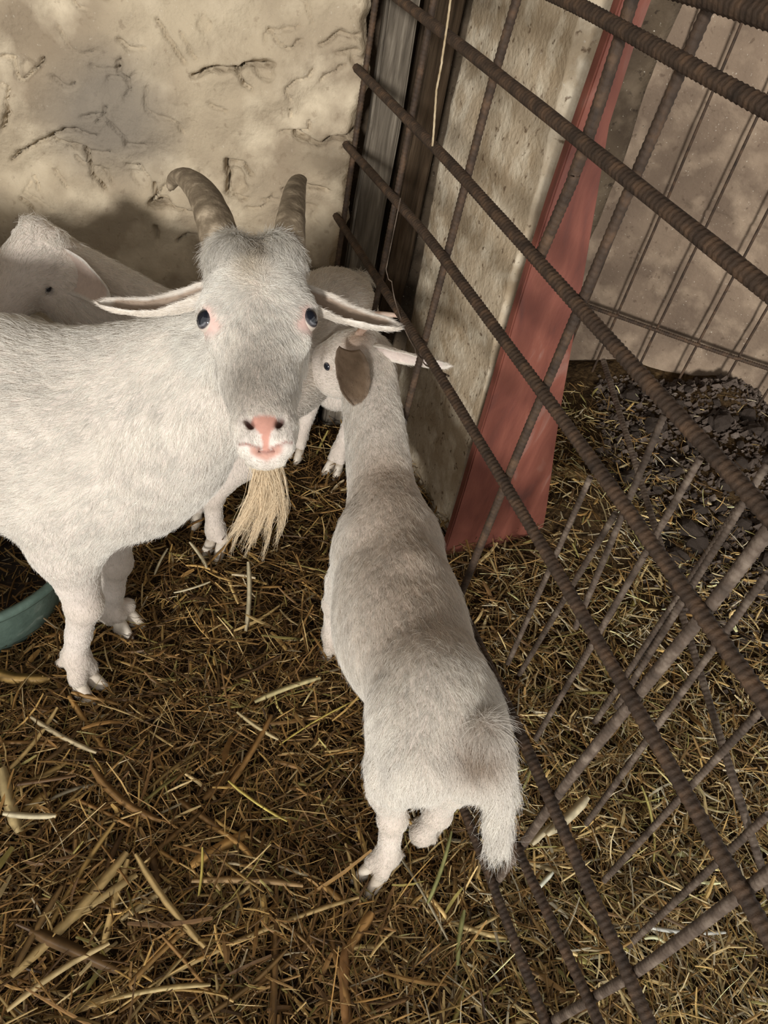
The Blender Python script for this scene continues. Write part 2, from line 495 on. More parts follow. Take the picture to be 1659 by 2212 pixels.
# ------------------------------------------------------------------ ribbed steel bars
def bar_mesh(name, pts, r, rib=0.0007, pitch=0.0080, sides=8, slant=0.9):
    """a ribbed reinforcing bar along a polyline"""
    pts = [np.asarray(p, float) for p in pts]
    seg = [np.linalg.norm(b - a) for a, b in zip(pts[:-1], pts[1:])]
    total = sum(seg)
    step = pitch / 4 if rib else 0.03
    n = max(2, int(total / step))
    cum = np.concatenate([[0], np.cumsum(seg)])
    S = np.linspace(0, total, n + 1)
    P = np.stack([np.interp(S, cum, [p[i] for p in pts]) for i in range(3)], 1)
    if len(pts) > 2 and rib:
        kk = min(61, max(3, n // 6 * 2 + 1)); ker = np.ones(kk) / kk
        for _ in range(2):
            Q = np.stack([np.convolve(np.pad(P[:, i], kk // 2, mode='edge'), ker, 'valid') for i in range(3)], 1)
            Q[:kk], Q[-kk:] = P[:kk], P[-kk:]
            P = Q
    T = np.gradient(P, axis=0); T /= np.linalg.norm(T, axis=1)[:, None]
    ref = V(0, 0, 1) if abs(T[0][2]) < 0.8 else V(1, 0, 0)
    A = np.cross(T, ref); A /= np.linalg.norm(A, axis=1)[:, None]
    Bv = np.cross(T, A)
    th = np.arange(sides) * 2 * math.pi / sides
    rr = np.full((n + 1, sides), r)
    if rib:
        ph = S[:, None] / pitch + slant * 0.5 * np.abs(np.sin(th / 2 + 0.4))[None, :]
        rr = rr + rib * np.clip(np.cos(2 * math.pi * ph) * 1.6, -0.5, 1)
        rr = rr + 0.0007 * (np.cos(2 * th) > 0.9)[None, :]
        rr *= (1 + 0.02 * np.sin(S * 31 + r * 999))[:, None]
    verts = P[:, None, :] + rr[:, :, None] * (np.cos(th)[None, :, None] * A[:, None, :] + np.sin(th)[None, :, None] * Bv[:, None, :])
    verts = verts.reshape(-1, 3)
    i = np.arange(n)[:, None] * sides; j = np.arange(sides)[None, :]; j2 = (j + 1) % sides
    f = np.stack([(i + j).ravel(), (i + j2).ravel(), (i + sides + j2).ravel(), (i + sides + j).ravel()], 1)
    c0, c1 = len(verts), len(verts) + 1
    verts = np.concatenate([verts, [P[0], P[-1]]])
    cap0 = np.stack([np.full(sides // 2, c0), np.arange(0, sides, 2), (np.arange(0, sides, 2) + 1) % sides, (np.arange(0, sides, 2) + 2) % sides], 1)
    cap1 = np.stack([np.full(sides // 2, c1), n * sides + (np.arange(0, sides, 2) + 2) % sides, n * sides + (np.arange(0, sides, 2) + 1) % sides, n * sides + np.arange(0, sides, 2)], 1)
    return mesh_np(name, verts, np.concatenate([f, cap0, cap1]))


def fp(s, z, off=0.0):
    return F0 + FD * s + FN * off + V(0, 0, z)


fence = empty('rebar_fence', tuple(fp(0.4, 0)))
tag(fence, 'rusty welded rebar fence running from the mud wall past the young goat', 'fence')
cross = [  # (list of (s, z)), radius
    ([(1.425, 1.215), (0.35, 1.252), (-0.75, 1.262)], 0.011),
    ([(1.425, 1.180), (0.65, 1.203), (0.27, 1.192), (-0.75, 1.17)], 0.0085),
    ([(1.425, 1.102), (0.90, 1.093), (0.41, 1.079), (-0.75, 1.045)], 0.0090),
    ([(1.425, 0.940), (0.87, 0.939), (0.40, 0.925), (0.05, 0.917), (-0.75, 0.895)], 0.0088),
    ([(1.425, 0.785), (0.90, 0.806), (0.36, 0.793), (0.0, 0.779), (-0.75, 0.75)], 0.0085),
    ([(1.425, 0.622), (0.74, 0.632), (0.23, 0.620), (-0.2, 0.600), (-0.75, 0.575)], 0.0085),
    ([(1.10, 0.352), (0.19, 0.341), (-0.21, 0.318), (-0.75, 0.30)], 0.0088),
    ([(0.95, 0.150), (0.10, 0.170), (-0.18, 0.196), (-0.75, 0.22)], 0.0078),
    ([(0.95, 0.035), (0.14, 0.034), (-0.14, 0.028), (-0.75, 0.030)], 0.0080),
]
for pts, r in cross:
    link('crossbar', bar_mesh('crossbar', [fp(s, z) for s, z in pts], r), M_RUST, fence)
uprights = [  # (s, z) top and bottom
    ([(1.405, 1.32), (1.41, 0.02)], 0.0065), ([(1.10, 1.32), (1.11, 0.35)], 0.0060),
    ([(0.79, 1.32), (0.82, 1.07), (0.84, 0.42), (0.845, 0.0)], 0.0066), ([(0.545, 1.30), (0.535, 1.06), (0.555, 0.925)], 0.0078),
    ([(0.41, 1.32), (0.43, 1.0), (0.447, 0.64), (0.462, 0.0)], 0.0066), ([(0.045, 1.10), (0.05, 0.80), (0.07, 0.40), (0.072, 0.0)], 0.0072),
    ([(-0.17, 1.32), (-0.16, 0.33), (-0.14, 0.0)], 0.0066), ([(-0.45, 1.32), (-0.45, 0.0)], 0.0066)]
for pts, r in uprights:
    link('upright', bar_mesh('upright', [fp(s, z, 0.014) for s, z in pts], r, 0.0005, 0.0075), M_RUST if pts[0][0] > 0.3 else M_RUST2, fence)

# second, thinner mesh standing against the far wall
wm = empty('wall_mesh', tuple(A0 + AN * 0.07))
tag(wm, 'thin rusty steel mesh panel propped against the far wall', 'mesh')
for x in (-0.63, -0.50, -0.393, -0.255, -0.115, 0.02, 0.155, 0.29, 0.43):
    p = A0 + AN * 0.07 + AD * x
    link('upright', bar_mesh('upright', [p + V(0, 0, 0.03), p + V(0.005, 0, 0.6), p + V(0, 0, 1.55)], 0.0042, 0.0, sides=6), M_RUST, wm)
for z in (0.285, 1.25):
    a, b = A0 + AN * 0.078 + AD * -0.66, A0 + AN * 0.078 + AD * 0.6
    link('crossbar', bar_mesh('crossbar', [a + V(0, 0, z), (a + b) / 2 + V(0, 0, z - 0.006), b + V(0, 0, z)], 0.0065, 0.0009, 0.0075), M_RUST, wm)

# third mesh: loose slanting bars just behind the fence
lm = empty('fallen_mesh', tuple(fp(0.1, 0, 0.22)))
tag(lm, 'loose thin rebar mesh lying slanted behind the main fence', 'mesh')
loose_px = [((1275, 1030), (1211, 1175)), ((1330, 1108), (1262, 1222)), ((1392, 1200), (1297, 1360)), ((1513, 989), (1420, 1150)), ((1600, 1090), (1478, 1272)),
            ((1659, 1000), (1535, 1200)), ((1435, 895), (1390, 1003)), ((1659, 1238), (1440, 1540)), ((1652, 1525), (1500, 1690)), ((1659, 1760), (1520, 1890))]
LP0 = fp(0, 0, 0.20)
for a, b in loose_px:
    pa = atplane(*a, LP0, FN); pb = atplane(*b, LP0, FN)
    d = unit(pa - pb)
    ext = min(0.35, max(0.0, (pb[2] - 0.0) / max(0.2, d[2])))
    link('upright', bar_mesh('upright', [pa, pb, pb - d * ext], 0.0052, 0.0007, 0.0075), M_RUST2, lm)
for a, b, zz in (((1303, 778), (1659, 1923), None),):
    pa = A0 + AN * 0.12 + AD * -0.42 + V(0, 0, 0.20)
    pm = atplane(1421, 1158, LP0 + FN * 0.12, FN); pe = atplane(1604, 1749, LP0, FN); pf = atplane(1700, 2040, LP0, FN)
    link('crossbar', bar_mesh('crossbar', [atplane(1303, 778, LP0 + FN * 0.25, FN), pm, pe, pf], 0.0055, 0.0006, 0.0075), M_RUST2, lm)


# ------------------------------------------------------------------ animals: smooth bodies from blended solids
COAT = (0.80, 0.765, 0.70)


class Sdf:
    def __init__(self):
        self.p = []

    def cap(self, a, b, ra, rb, k=0.02, flow=(0, 0, -1), ln=0.015, col=COAT, side=None, w=1.0, wt=1.0, sub=False):
        self.p.append(dict(t='c', a=np.asarray(a, float), b=np.asarray(b, float), ra=ra, rb=rb, k=k, flow=unit(flow), ln=ln, col=col,
                           side=None if side is None else unit(side), w=w, wt=wt, sub=sub, R=max(ra, rb) * max(1, w)))

    def ell(self, c, r, k=0.02, flow=(0, 0, -1), ln=0.015, col=COAT, axes=None, wt=1.0, sub=False):
        self.p.append(dict(t='e', c=np.asarray(c, float), r=np.asarray(r, float), k=k, flow=unit(flow), ln=ln, col=col,
                           A=np.eye(3) if axes is None else np.stack([unit(v) for v in axes]), wt=wt, sub=sub, R=max(r)))

    @staticmethod
    def dist(q, x, y, z):
        if q['t'] == 'c':
            a, ab = q['a'], q['b'] - q['a']
            dx, dy, dz = x - a[0], y - a[1], z - a[2]
            t = np.clip((dx * ab[0] + dy * ab[1] + dz * ab[2]) / max(1e-9, ab @ ab), 0, 1)
            dx, dy, dz = dx - t * ab[0], dy - t * ab[1], dz - t * ab[2]
            if q['side'] is not None:
                s = q['side']; m = (dx * s[0] + dy * s[1] + dz * s[2]) * (1 / q['w'] - 1)
                dx, dy, dz = dx + m * s[0], dy + m * s[1], dz + m * s[2]
            return np.sqrt(dx * dx + dy * dy + dz * dz) - (q['ra'] + (q['rb'] - q['ra']) * t)
        c, A, r = q['c'], q['A'], q['r']
        dx, dy, dz = x - c[0], y - c[1], z - c[2]
        k0 = k1 = 0
        for i in range(3):
            e = dx * A[i][0] + dy * A[i][1] + dz * A[i][2]
            k0 = k0 + (e / r[i]) ** 2
            k1 = k1 + (e / r[i] ** 2) ** 2
        k0 = np.sqrt(k0); k1 = np.sqrt(k1)
        return k0 * (k0 - 1) / np.maximum(k1, 1e-9)

    def mesh(self, gx, gy, gz, smooth=2):
        gx, gy, gz = (np.asarray(g, np.float32) for g in (gx, gy, gz))
        F = np.full((len(gx), len(gy), len(gz)), 0.5, np.float32)
        for q in self.p:
            if q['t'] == 'c':
                lo, hi = np.minimum(q['a'], q['b']), np.maximum(q['a'], q['b'])
            else:
                lo = hi = q['c']
            m = q['R'] + q['k'] + 0.012
            sl = []
            for g, l, h in zip((gx, gy, gz), lo, hi):
                sl.append(slice(int(np.searchsorted(g, l - m)), int(np.searchsorted(g, h + m))))
            sl = tuple(sl)
            d = self.dist(q, gx[sl[0]][:, None, None], gy[sl[1]][None, :, None], gz[sl[2]][None, None, :]).astype(np.float32)
            f = F[sl]; k = q['k']
            if q['sub']:
                f = -f
                h = np.clip(0.5 + 0.5 * (d - f) / k, 0, 1)
                F[sl] = -(d * (1 - h) + f * h - k * h * (1 - h))
            else:
                h = np.clip(0.5 + 0.5 * (d - f) / k, 0, 1)
                F[sl] = d * (1 - h) + f * h - k * h * (1 - h)
        # naive surface nets
        S = F < 0
        nx, ny, nz = (n - 1 for n in F.shape)
        cnt = np.zeros((nx, ny, nz), np.int8)
        corners = [(i, j, k) for i in (0, 1) for j in (0, 1) for k in (0, 1)]
        for (i, j, k) in corners:
            cnt += S[i:i + nx, j:j + ny, k:k + nz]
        act = (cnt > 0) & (cnt < 8)
        I, J, K = np.nonzero(act)
        ids = np.full(act.shape, -1, np.int32); ids[I, J, K] = np.arange(len(I))
        acc = np.zeros((len(I), 3)); num = np.zeros(len(I))
        G = (gx, gy, gz)
        for ax in range(3):
            o1, o2 = [a for a in range(3) if a != ax]
            for u in (0, 1):
                for v in (0, 1):
                    off = [0, 0, 0]; off[o1] = u; off[o2] = v
                    a = (I + off[0], J + off[1], K + off[2])
                    b = list(a); b[ax] = b[ax] + 1; b = tuple(b)
                    fa, fb = F[a], F[b]
                    c = (fa < 0) != (fb < 0)
                    t = np.where(c, fa / np.where(c, fa - fb, 1), 0)
                    for e in range(3):
                        va = G[e][a[e]]; vb = G[e][b[e]]
                        acc[:, e] += np.where(c, va + t * (vb - va), 0)
                    num += c
        verts = acc / num[:, None]
        faces = []
        for ax in range(3):
            o1, o2 = [(1, 2), (2, 0), (0, 1)][ax]
            sh = [nx, ny, nz]
            s0 = [slice(1, n) for n in sh]; s0[ax] = slice(0, sh[ax])
            s1 = [slice(1, n) for n in sh]; s1[ax] = slice(1, sh[ax] + 1)
            A_, B_ = S[tuple(s0)], S[tuple(s1)]
            ch = np.nonzero(A_ != B_)
            pos = [ch[0] + (0 if ax == 0 else 1), ch[1] + (0 if ax == 1 else 1), ch[2] + (0 if ax == 2 else 1)]
            inside = A_[ch]
            def cid(d1, d2):
                q = [p.copy() for p in pos]; q[o1] = q[o1] - d1; q[o2] = q[o2] - d2
                return ids[q[0], q[1], q[2]]
            quad = np.stack([cid(1, 1), cid(0, 1), cid(0, 0), cid(1, 0)], 1)
            quad[~inside] = quad[~inside][:, ::-1]
            faces.append(quad)
        faces = np.concatenate(faces)
        faces = faces[(faces >= 0).all(1)]
        for _ in range(smooth):
            s = np.zeros_like(verts); n = np.zeros(len(verts))
            for a, b in ((0, 1), (1, 2), (2, 3), (3, 0)):
                ia, ib = faces[:, a], faces[:, b]
                for e in range(3):
                    s[:, e] += np.bincount(ia, verts[ib, e], len(verts)) + np.bincount(ib, verts[ia, e], len(verts))
                n += np.bincount(ia, minlength=len(verts)) + np.bincount(ib, minlength=len(verts))
            verts = 0.5 * verts + 0.5 * s / np.maximum(n, 1)[:, None]
        return verts, faces

    def attrs(self, verts):
        x, y, z = verts.T
        W = np.zeros(len(verts)); fl = np.zeros((len(verts), 3)); ln = np.zeros(len(verts)); cl = np.zeros((len(verts), 3))
        for q in self.p:
            if q['wt'] <= 0: continue
            d = self.dist(q, x, y, z)
            w = q['wt'] * np.exp(-np.clip(np.abs(d) if q['sub'] else d, -0.004, 0.3) / 0.011) + 1e-12
            W += w; fl += w[:, None] * q['flow']; ln += w * q['ln']; cl += w[:, None] * np.asarray(q['col'])
        return fl / W[:, None], ln / W, cl / W[:, None]


def normals(verts, faces):
    a = verts[faces[:, 2]] - verts[faces[:, 0]]; b = verts[faces[:, 3]] - verts[faces[:, 1]]
    fn = np.cross(a, b)
    n = np.zeros_like(verts)
    for i in range(4):
        for e in range(3):
            n[:, e] += np.bincount(faces[:, i], fn[:, e], len(verts))
    return n / np.maximum(1e-12, np.linalg.norm(n, axis=1))[:, None], np.linalg.norm(fn, axis=1) / 2


def sample_fur(verts, faces, flow, ln, col, count, lift=0.35, seed=0, weight=None, width=0.00028, jitter=0.22, clump=0.2):
    r = np.random.default_rng(seed)
    N, area = normals(verts, faces)
    w = area * np.clip(ln[faces].mean(1) / 0.004, 0, 1)
    if weight is not None: w = w * weight[faces].mean(1)
    fi = r.choice(len(faces), size=count, p=w / w.sum())
    u, v = r.random(count), r.random(count)
    bw_ = np.stack([(1 - u) * (1 - v), u * (1 - v), u * v, (1 - u) * v], 1)
    F = faces[fi]
    mixv = lambda A: np.einsum('ij,ijk->ik', bw_, A[F])
    P, n, f, c = mixv(verts), mixv(N), mixv(flow), mixv(col)
    L = np.einsum('ij,ij->i', bw_, ln[F])
    n /= np.maximum(1e-9, np.linalg.norm(n, axis=1))[:, None]
    f = f + clump * np.stack([snoise(P, 0.020, seed + 1) + 0.5 * snoise(P, 0.007, seed + 5), snoise(P, 0.020, seed + 2) + 0.5 * snoise(P, 0.007, seed + 6),
                              snoise(P, 0.020, seed + 3) + 0.5 * snoise(P, 0.007, seed + 7)], 1)
    f = f + jitter * r.normal(size=f.shape)
    t = f - n * np.einsum('ij,ij->i', f, n)[:, None]
    t /= np.maximum(1e-9, np.linalg.norm(t, axis=1))[:, None]
    li = lift * np.clip(0.8 + 0.5 * r.normal(size=count) + 0.4 * snoise(P, 0.012, seed + 9), 0.15, 2.2)[:, None]
    L = (L * np.clip(0.8 + 0.28 * r.normal(size=count), 0.3, 1.7))[:, None]
    d0 = t + n * (li + 0.25); d0 /= np.linalg.norm(d0, axis=1)[:, None]
    d1 = t + n * li * 0.6; d1 /= np.linalg.norm(d1, axis=1)[:, None]
    d2 = t + n * (li * 0.25 - 0.05) + V(0, 0, -0.1); d2 /= np.linalg.norm(d2, axis=1)[:, None]
    p0 = P - n * 0.0008
    p1 = p0 + d0 * L * 0.33; p2 = p1 + d1 * L * 0.34; p3 = p2 + d2 * L * 0.33
    c = c * np.clip(1 + 0.13 * r.normal(size=(count, 1)) + 0.06 * snoise(P, 0.03, seed + 12)[:, None], 0.55, 1.2)
    return np.stack([p0, p1, p2, p3], 1), np.clip(c, 0.01, 0.93), np.full(count, width)


def hair_object(name, strands, cols, widths, parent, mat=None):
    n, k, _ = strands.shape
    cu = bpy.data.hair_curves.new(name)
    cu.add_curves([k] * n)
    cu.attributes['position'].data.foreach_set('vector', np.ascontiguousarray(strands, np.float32).ravel())
    ra = cu.attributes.get('radius') or cu.attributes.new('radius', 'FLOAT', 'POINT')
    taper = np.linspace(1.0, 0.25, k)
    ra.data.foreach_set('value', np.ascontiguousarray(widths[:, None] * taper[None, :], np.float32).ravel())
    ca = cu.attributes.new('col', 'FLOAT_COLOR', 'CURVE')
    c4 = np.ones((n, 4), np.float32); c4[:, :3] = cols
    ca.data.foreach_set('color', c4.ravel())
    cu.update_tag()
    cu.materials.append(mat or M_FUR)
    return link(name, cu, None, parent)


def axis(*parts):
    """a grid line from pieces (start, stop, step)"""
    out = []
    for a, b, s in parts:
        out.append(np.arange(a, b, s))
    g = np.concatenate(out); return np.unique(np.round(g, 5))


def sphere_np(c, r, axes, nu=20, nv=14):
    """uv sphere around the third axis; returns verts, quads, polar angle per vertex"""
    th = np.linspace(0.02, math.pi - 0.02, nv); ph = np.arange(nu) * 2 * math.pi / nu
    T, Pp = np.meshgrid(th, ph, indexing='ij')
    loc = np.stack([np.sin(T) * np.cos(Pp), np.sin(T) * np.sin(Pp), np.cos(T)], 2).reshape(-1, 3) * np.asarray(r)
    verts = np.asarray(c) + loc @ np.stack(axes)
    i = np.arange(nv - 1)[:, None] * nu; j = np.arange(nu)[None, :]; j2 = (j + 1) % nu
    f = np.stack([(i + j).ravel(), (i + nu + j).ravel(), (i + nu + j2).ravel(), (i + j2).ravel()], 1)
    return verts, f, T.ravel(), Pp.ravel()


def eye(parent, c, out, up, r=0.0135, iris=(0.16, 0.16, 0.17)):
    out = unit(out); sx = unit(np.cross(up, out)); sy = np.cross(out, sx)
    v, f, th, ph = sphere_np(c, (r, r, r), (sx, sy, out), 36, 30)
    ex = np.abs(np.sin(th) * np.cos(ph)) / 0.66; ey = np.abs(np.sin(th) * np.sin(ph)) / 0.56
    pupil = (ex ** 2.5 + ey ** 2.5 < 1) & (th < 1.4)
    col = np.tile(np.array([0.55, 0.47, 0.40]), (len(v), 1))
    col[th < 0.80] = iris
    col[(th > 0.74) & (th < 0.92)] = (0.05, 0.045, 0.05)
    col[pupil] = (0.010, 0.012, 0.018)
    return link('eye', mesh_np('eye', v, f, True, col), M_EYE, parent)


def ear(parent, base, tip, face, width, cup=0.5, bend=(0, 0, 0), inner=(0.72, 0.56, 0.48), outer=COAT, blunt=False, twist=0.0, roll=0.6):
    """a cupped leaf-shaped ear; face = the way its hollow looks. returns the outer surface for the fur"""
    base, tip = np.asarray(base, float), np.asarray(tip, float)
    Lg = np.linalg.norm(tip - base); ax = unit(tip - base)
    nrm = unit(np.asarray(face) - ax * np.dot(face, ax)); sd = np.cross(ax, nrm)
    nu, nv = 22, 15
    u = np.linspace(0, 1, nu); v = np.linspace(-1, 1, nv)
    U, Vv = np.meshgrid(u, v, indexing='ij')
    prof = np.interp(U, [0, 0.12, 0.35, 0.6, 0.82, 0.94, 1], [0.60, 0.85, 1.0, 0.96, 0.78, 0.48, 0.10] if blunt else [0.95, 1.0, 0.92, 0.72, 0.58, 0.42, 0.06])
    hw = width / 2 * prof
    ang = Vv * (cup + roll * np.clip(0.45 - U, 0, 1) * 2.2)
    safe = np.where(np.abs(cup) < 1e-3, 1e-3, cup + roll * np.clip(0.45 - U, 0, 1) * 2.2)
    X = hw * np.sin(ang) / np.maximum(0.2, safe); Zc = hw * (1 - np.cos(ang)) / np.maximum(0.2, safe)
    tw = twist * U
    X2 = X * np.cos(tw) - Zc * np.sin(tw); Z2 = X * np.sin(tw) + Zc * np.cos(tw)
    bnd = np.asarray(bend, float)
    C = base + U[..., None] * Lg * ax + (U ** 2 - U)[..., None] * -4 * bnd * 0.25
    pin = C + X2[..., None] * sd + Z2[..., None] * nrm
    pin += (0.0005 * np.sin(U * 23 + Vv * 5))[..., None] * nrm
    edge = (1 - np.abs(Vv) ** 4) * np.minimum(1, (1 - U) * 6)
    dn = np.gradient(pin, axis=0); dv = np.gradient(pin, axis=1)
    nn_ = np.cross(dn, dv); nn_ /= np.maximum(1e-9, np.linalg.norm(nn_, axis=2))[..., None]
    if np.mean(nn_ @ nrm) < 0: nn_ = -nn_
    pout = pin - nn_ * (0.0008 + 0.0034 * edge)[..., None]
    n1 = nu * nv
    verts = np.concatenate([pin.reshape(-1, 3), pout.reshape(-1, 3)])
    idx = np.arange(n1).reshape(nu, nv)
    f1 = np.stack([idx[:-1, :-1].ravel(), idx[1:, :-1].ravel(), idx[1:, 1:].ravel(), idx[:-1, 1:].ravel()], 1)
    a = verts[f1[40]]
    if np.dot(np.cross(a[1] - a[0], a[2] - a[0]), nn_.reshape(-1, 3)[f1[40][0]]) < 0: f1 = f1[:, ::-1]
    f2 = f1[:, ::-1] + n1
    ring = np.concatenate([idx[:, 0], idx[-1, 1:], idx[-2::-1, -1], idx[0, -2:0:-1]])
    rr = np.roll(ring, -1)
    fs = np.stack([ring, rr, rr + n1, ring + n1], 1)
    dd = verts[fs[3]]
    col = np.concatenate([np.tile(np.asarray(inner), (n1, 1)), np.tile(np.asarray(outer), (n1, 1))])
    rim = (np.abs(Vv).ravel() > 0.8) | (U.ravel() > 0.9)
    col[:n1][rim] = outer
    link('ear', mesh_np('ear', verts, np.concatenate([f1, f2, fs]), True, col), M_EAR, parent)
    allv = verts
    fl = np.tile(ax, (len(allv), 1))
    ln = np.concatenate([np.where(rim, 0.007, 0.005), np.full(n1, 0.008)])
    return allv, np.concatenate([f1, f2]), fl, ln, col


def horn(parent, pts, r0, r1, flat=0.8, rings=9, side=(1, 0, 0), mat=None, knob=0.06, twist=0.0, bulk=1.15):
    P0 = np.array(pts, float); m = len(P0)
    n = 70; t = np.linspace(0, m - 1, n)
    # Catmull-Rom
    P = []
    for x in t:
        i = min(int(x), m - 2); s = x - i
        a, b, c, d = P0[max(i - 1, 0)], P0[i], P0[i + 1], P0[min(i + 2, m - 1)]
        P.append(0.5 * ((2 * b) + (-a + c) * s + (2 * a - 5 * b + 4 * c - d) * s * s + (-a + 3 * b - 3 * c + d) * s ** 3))
    P = np.array(P); u = np.linspace(0, 1, n)
    T = np.gradient(P, axis=0); T /= np.linalg.norm(T, axis=1)[:, None]
    sides = 16; th = np.arange(sides) * 2 * math.pi / sides
    s = np.asarray(side, float)
    A = s[None, :] - T * (T @ s)[:, None]; A /= np.linalg.norm(A, axis=1)[:, None]
    Bv = np.cross(T, A)
    R = r0 + (r1 - r0) * u ** bulk
    R = R * (1 + knob * np.sin(u * rings * 6.28 + 0.8 * np.sin(u * 7)) * (1 - u)) * np.where(u > 0.97, 0.6, 1)
    ang = th[None, :] + twist * u[:, None]
    cx_, sx_ = np.cos(ang), np.sin(ang)
    keel = 1 + 0.14 * np.clip(cx_, 0, 1) ** 3
    verts = P[:, None, :] + R[:, None, None] * (cx_ * keel)[..., None] * A[:, None, :] + (R[:, None] * flat * sx_)[..., None] * Bv[:, None, :]
    verts = verts.reshape(-1, 3)
    i = np.arange(n - 1)[:, None] * sides; j = np.arange(sides)[None, :]; j2 = (j + 1) % sides
    f = np.stack([(i + j).ravel(), (i + j2).ravel(), (i + sides + j2).ravel(), (i + sides + j).ravel()], 1)
    c1 = len(verts); verts = np.concatenate([verts, [P[-1] + T[-1] * R[-1] * 0.6]])
    k2 = np.arange(0, sides, 2)
    cap = np.stack([np.full(len(k2), c1), (n - 1) * sides + (k2 + 2) % sides, (n - 1) * sides + (k2 + 1) % sides, (n - 1) * sides + k2], 1)
    return link('horn', mesh_np('horn', verts, np.concatenate([f, cap])), mat or M_HORN, parent)


def hoof(parent, toe, head, size=1.0, spread=0.35):
    """cloven hoof: two pointed claws; toe = middle of the hoof on the ground, head = the way it points (2-D)"""
    h = unit(V(head[0], head[1], 0)); s = V(-h[1], h[0], 0)
    vs_, fs_ = [], []
    for sg in (-1, 1):
        hh = unit(h + s * sg * spread * 0.5); ss = V(-hh[1], hh[0], 0)
        rings_ = []
        for zz, ln_, wd_, back in ((0.0, 0.034, 0.013, 0.0), (0.008, 0.034, 0.0135, -0.001), (0.022, 0.025, 0.0125, -0.004), (0.034, 0.017, 0.0115, -0.008)):
            ring_ = []
            for a in np.arange(10) * 2 * math.pi / 10:
                c_, s_ = math.cos(a), math.sin(a)
                pt = 1.0 if c_ < 0 else 1.0 - 0.35 * c_ * abs(s_)
                ring_.append(np.asarray(toe) + s * sg * 0.0145 * size + hh * (ln_ * c_ * (0.9 if c_ > 0 else 0.75) + back) * size + ss * wd_ * s_ * pt * size + V(0, 0, zz * size))
            rings_.append(ring_)
        o = sum(len(v) for v in vs_)
        pv = np.array(rings_).reshape(-1, 3)
        for rr_ in range(3):
            for a in range(10):
                fs_.append((o + rr_ * 10 + a, o + rr_ * 10 + (a + 1) % 10, o + rr_ * 10 + 10 + (a + 1) % 10, o + rr_ * 10 + 10 + a))
        pv = np.concatenate([pv, [pv[30:40].mean(0) + V(0, 0, 0.004)], [pv[:10].mean(0)]])
        for a in range(0, 10, 2):
            fs_.append((o + 40, o + 30 + a, o + 30 + a + 1, o + 30 + (a + 2) % 10))
            fs_.append((o + 41, o + (a + 2) % 10, o + a + 1, o + a))
        vs_.append(pv)
    me = mesh_np('hoof', np.concatenate(vs_), np.array(fs_))
    return link('hoof', me, M_HOOF, parent)


def leg(S, pts, radii, col=COAT, ln=0.007, k=0.016, knees=(), flow=(0, 0, -1), ks=None):
    for i, (a, b) in enumerate(zip(pts[:-1], pts[1:])):
        S.cap(a, b, radii[i], radii[i + 1], k if ks is None else ks[i], flow, ln if i else ln * 1.6, col if not isinstance(col, list) else col[i])
    for (p, r) in knees:
        S.ell(p, r, 0.012, flow, ln, (0.66, 0.60, 0.51))


def toes(S, toe, head, fet, size=1.0, col=(0.74, 0.70, 0.63)):
    """fur-covered pastern and the two toes above the claws"""
    h = unit(V(head[0], head[1], 0)); s = V(-h[1], h[0], 0)
    for sg in (-1, 1):
        top = np.asarray(toe) + s * sg * 0.012 * size + V(0, 0, 0.036 * size) - h * 0.012 * size
        S.cap(fet, top, 0.019 * size, 0.0145 * size, 0.006, -V(0, 0, 1) + h, 0.008, col)
        S.ell(np.asarray(fet) - h * 0.022 * size + s * sg * 0.012 * size - V(0, 0, 0.012 * size), (0.008 * size,) * 3, 0.005, (0, 0, -1), 0.008, (0.5, 0.44, 0.36))


def finish(goat, S, grids, n_fur, extra=(), seed=0, width=0.00028, lift=0.35, smooth=2, repaint=None, weight=None, name='body'):
    verts, faces = S.mesh(*grids, smooth=smooth)
    fl, ln, cl = S.attrs(verts)
    if repaint: cl, ln, fl = repaint(verts, cl, ln, fl)
    furry = np.clip(ln / 0.006, 0, 1)[:, None]
    link('body', mesh_np(name, verts, faces, True, np.clip(cl * (1 - furry * np.array([0.22, 0.28, 0.30])), 0, 1)), M_SKIN, goat)
    wv = weight(verts) if weight else None
    st, co, wd = sample_fur(verts, faces, fl, ln, cl, n_fur, lift, seed, wv, width)
    parts = [(st, co, wd)]
    for (ev, ef, efl, eln, ec, cnt) in extra:
        parts.append(sample_fur(ev, ef, efl, eln, np.asarray(ec) * 1.02, cnt, 0.25, seed + 40, None, width * 0.8, 0.2, 0.15))
    hair_object('fur', np.concatenate([p[0] for p in parts]), np.concatenate([p[1] for p in parts]), np.concatenate([p[2] for p in parts]), goat)
    return verts, faces


class Frame:
    def __init__(self, o, x, y):
        self.o = np.asarray(o, float); self.y = unit(y)
        x = np.asarray(x, float); self.x = unit(x - self.y * np.dot(x, self.y)); self.z = np.cross(self.x, self.y)

    def __call__(self, x, y, z):
        return self.o + self.x * x + self.y * y + self.z * z

    def d(self, x, y, z):
        return self.x * x + self.y * y + self.z * z

    @property
    def axes(self):
        return (self.x, self.y, self.z)


# ---- the big horned goat
def py_(px, py, Y):
    return atplane(px, py, (0, Y, 0), V(0, 1, 0))


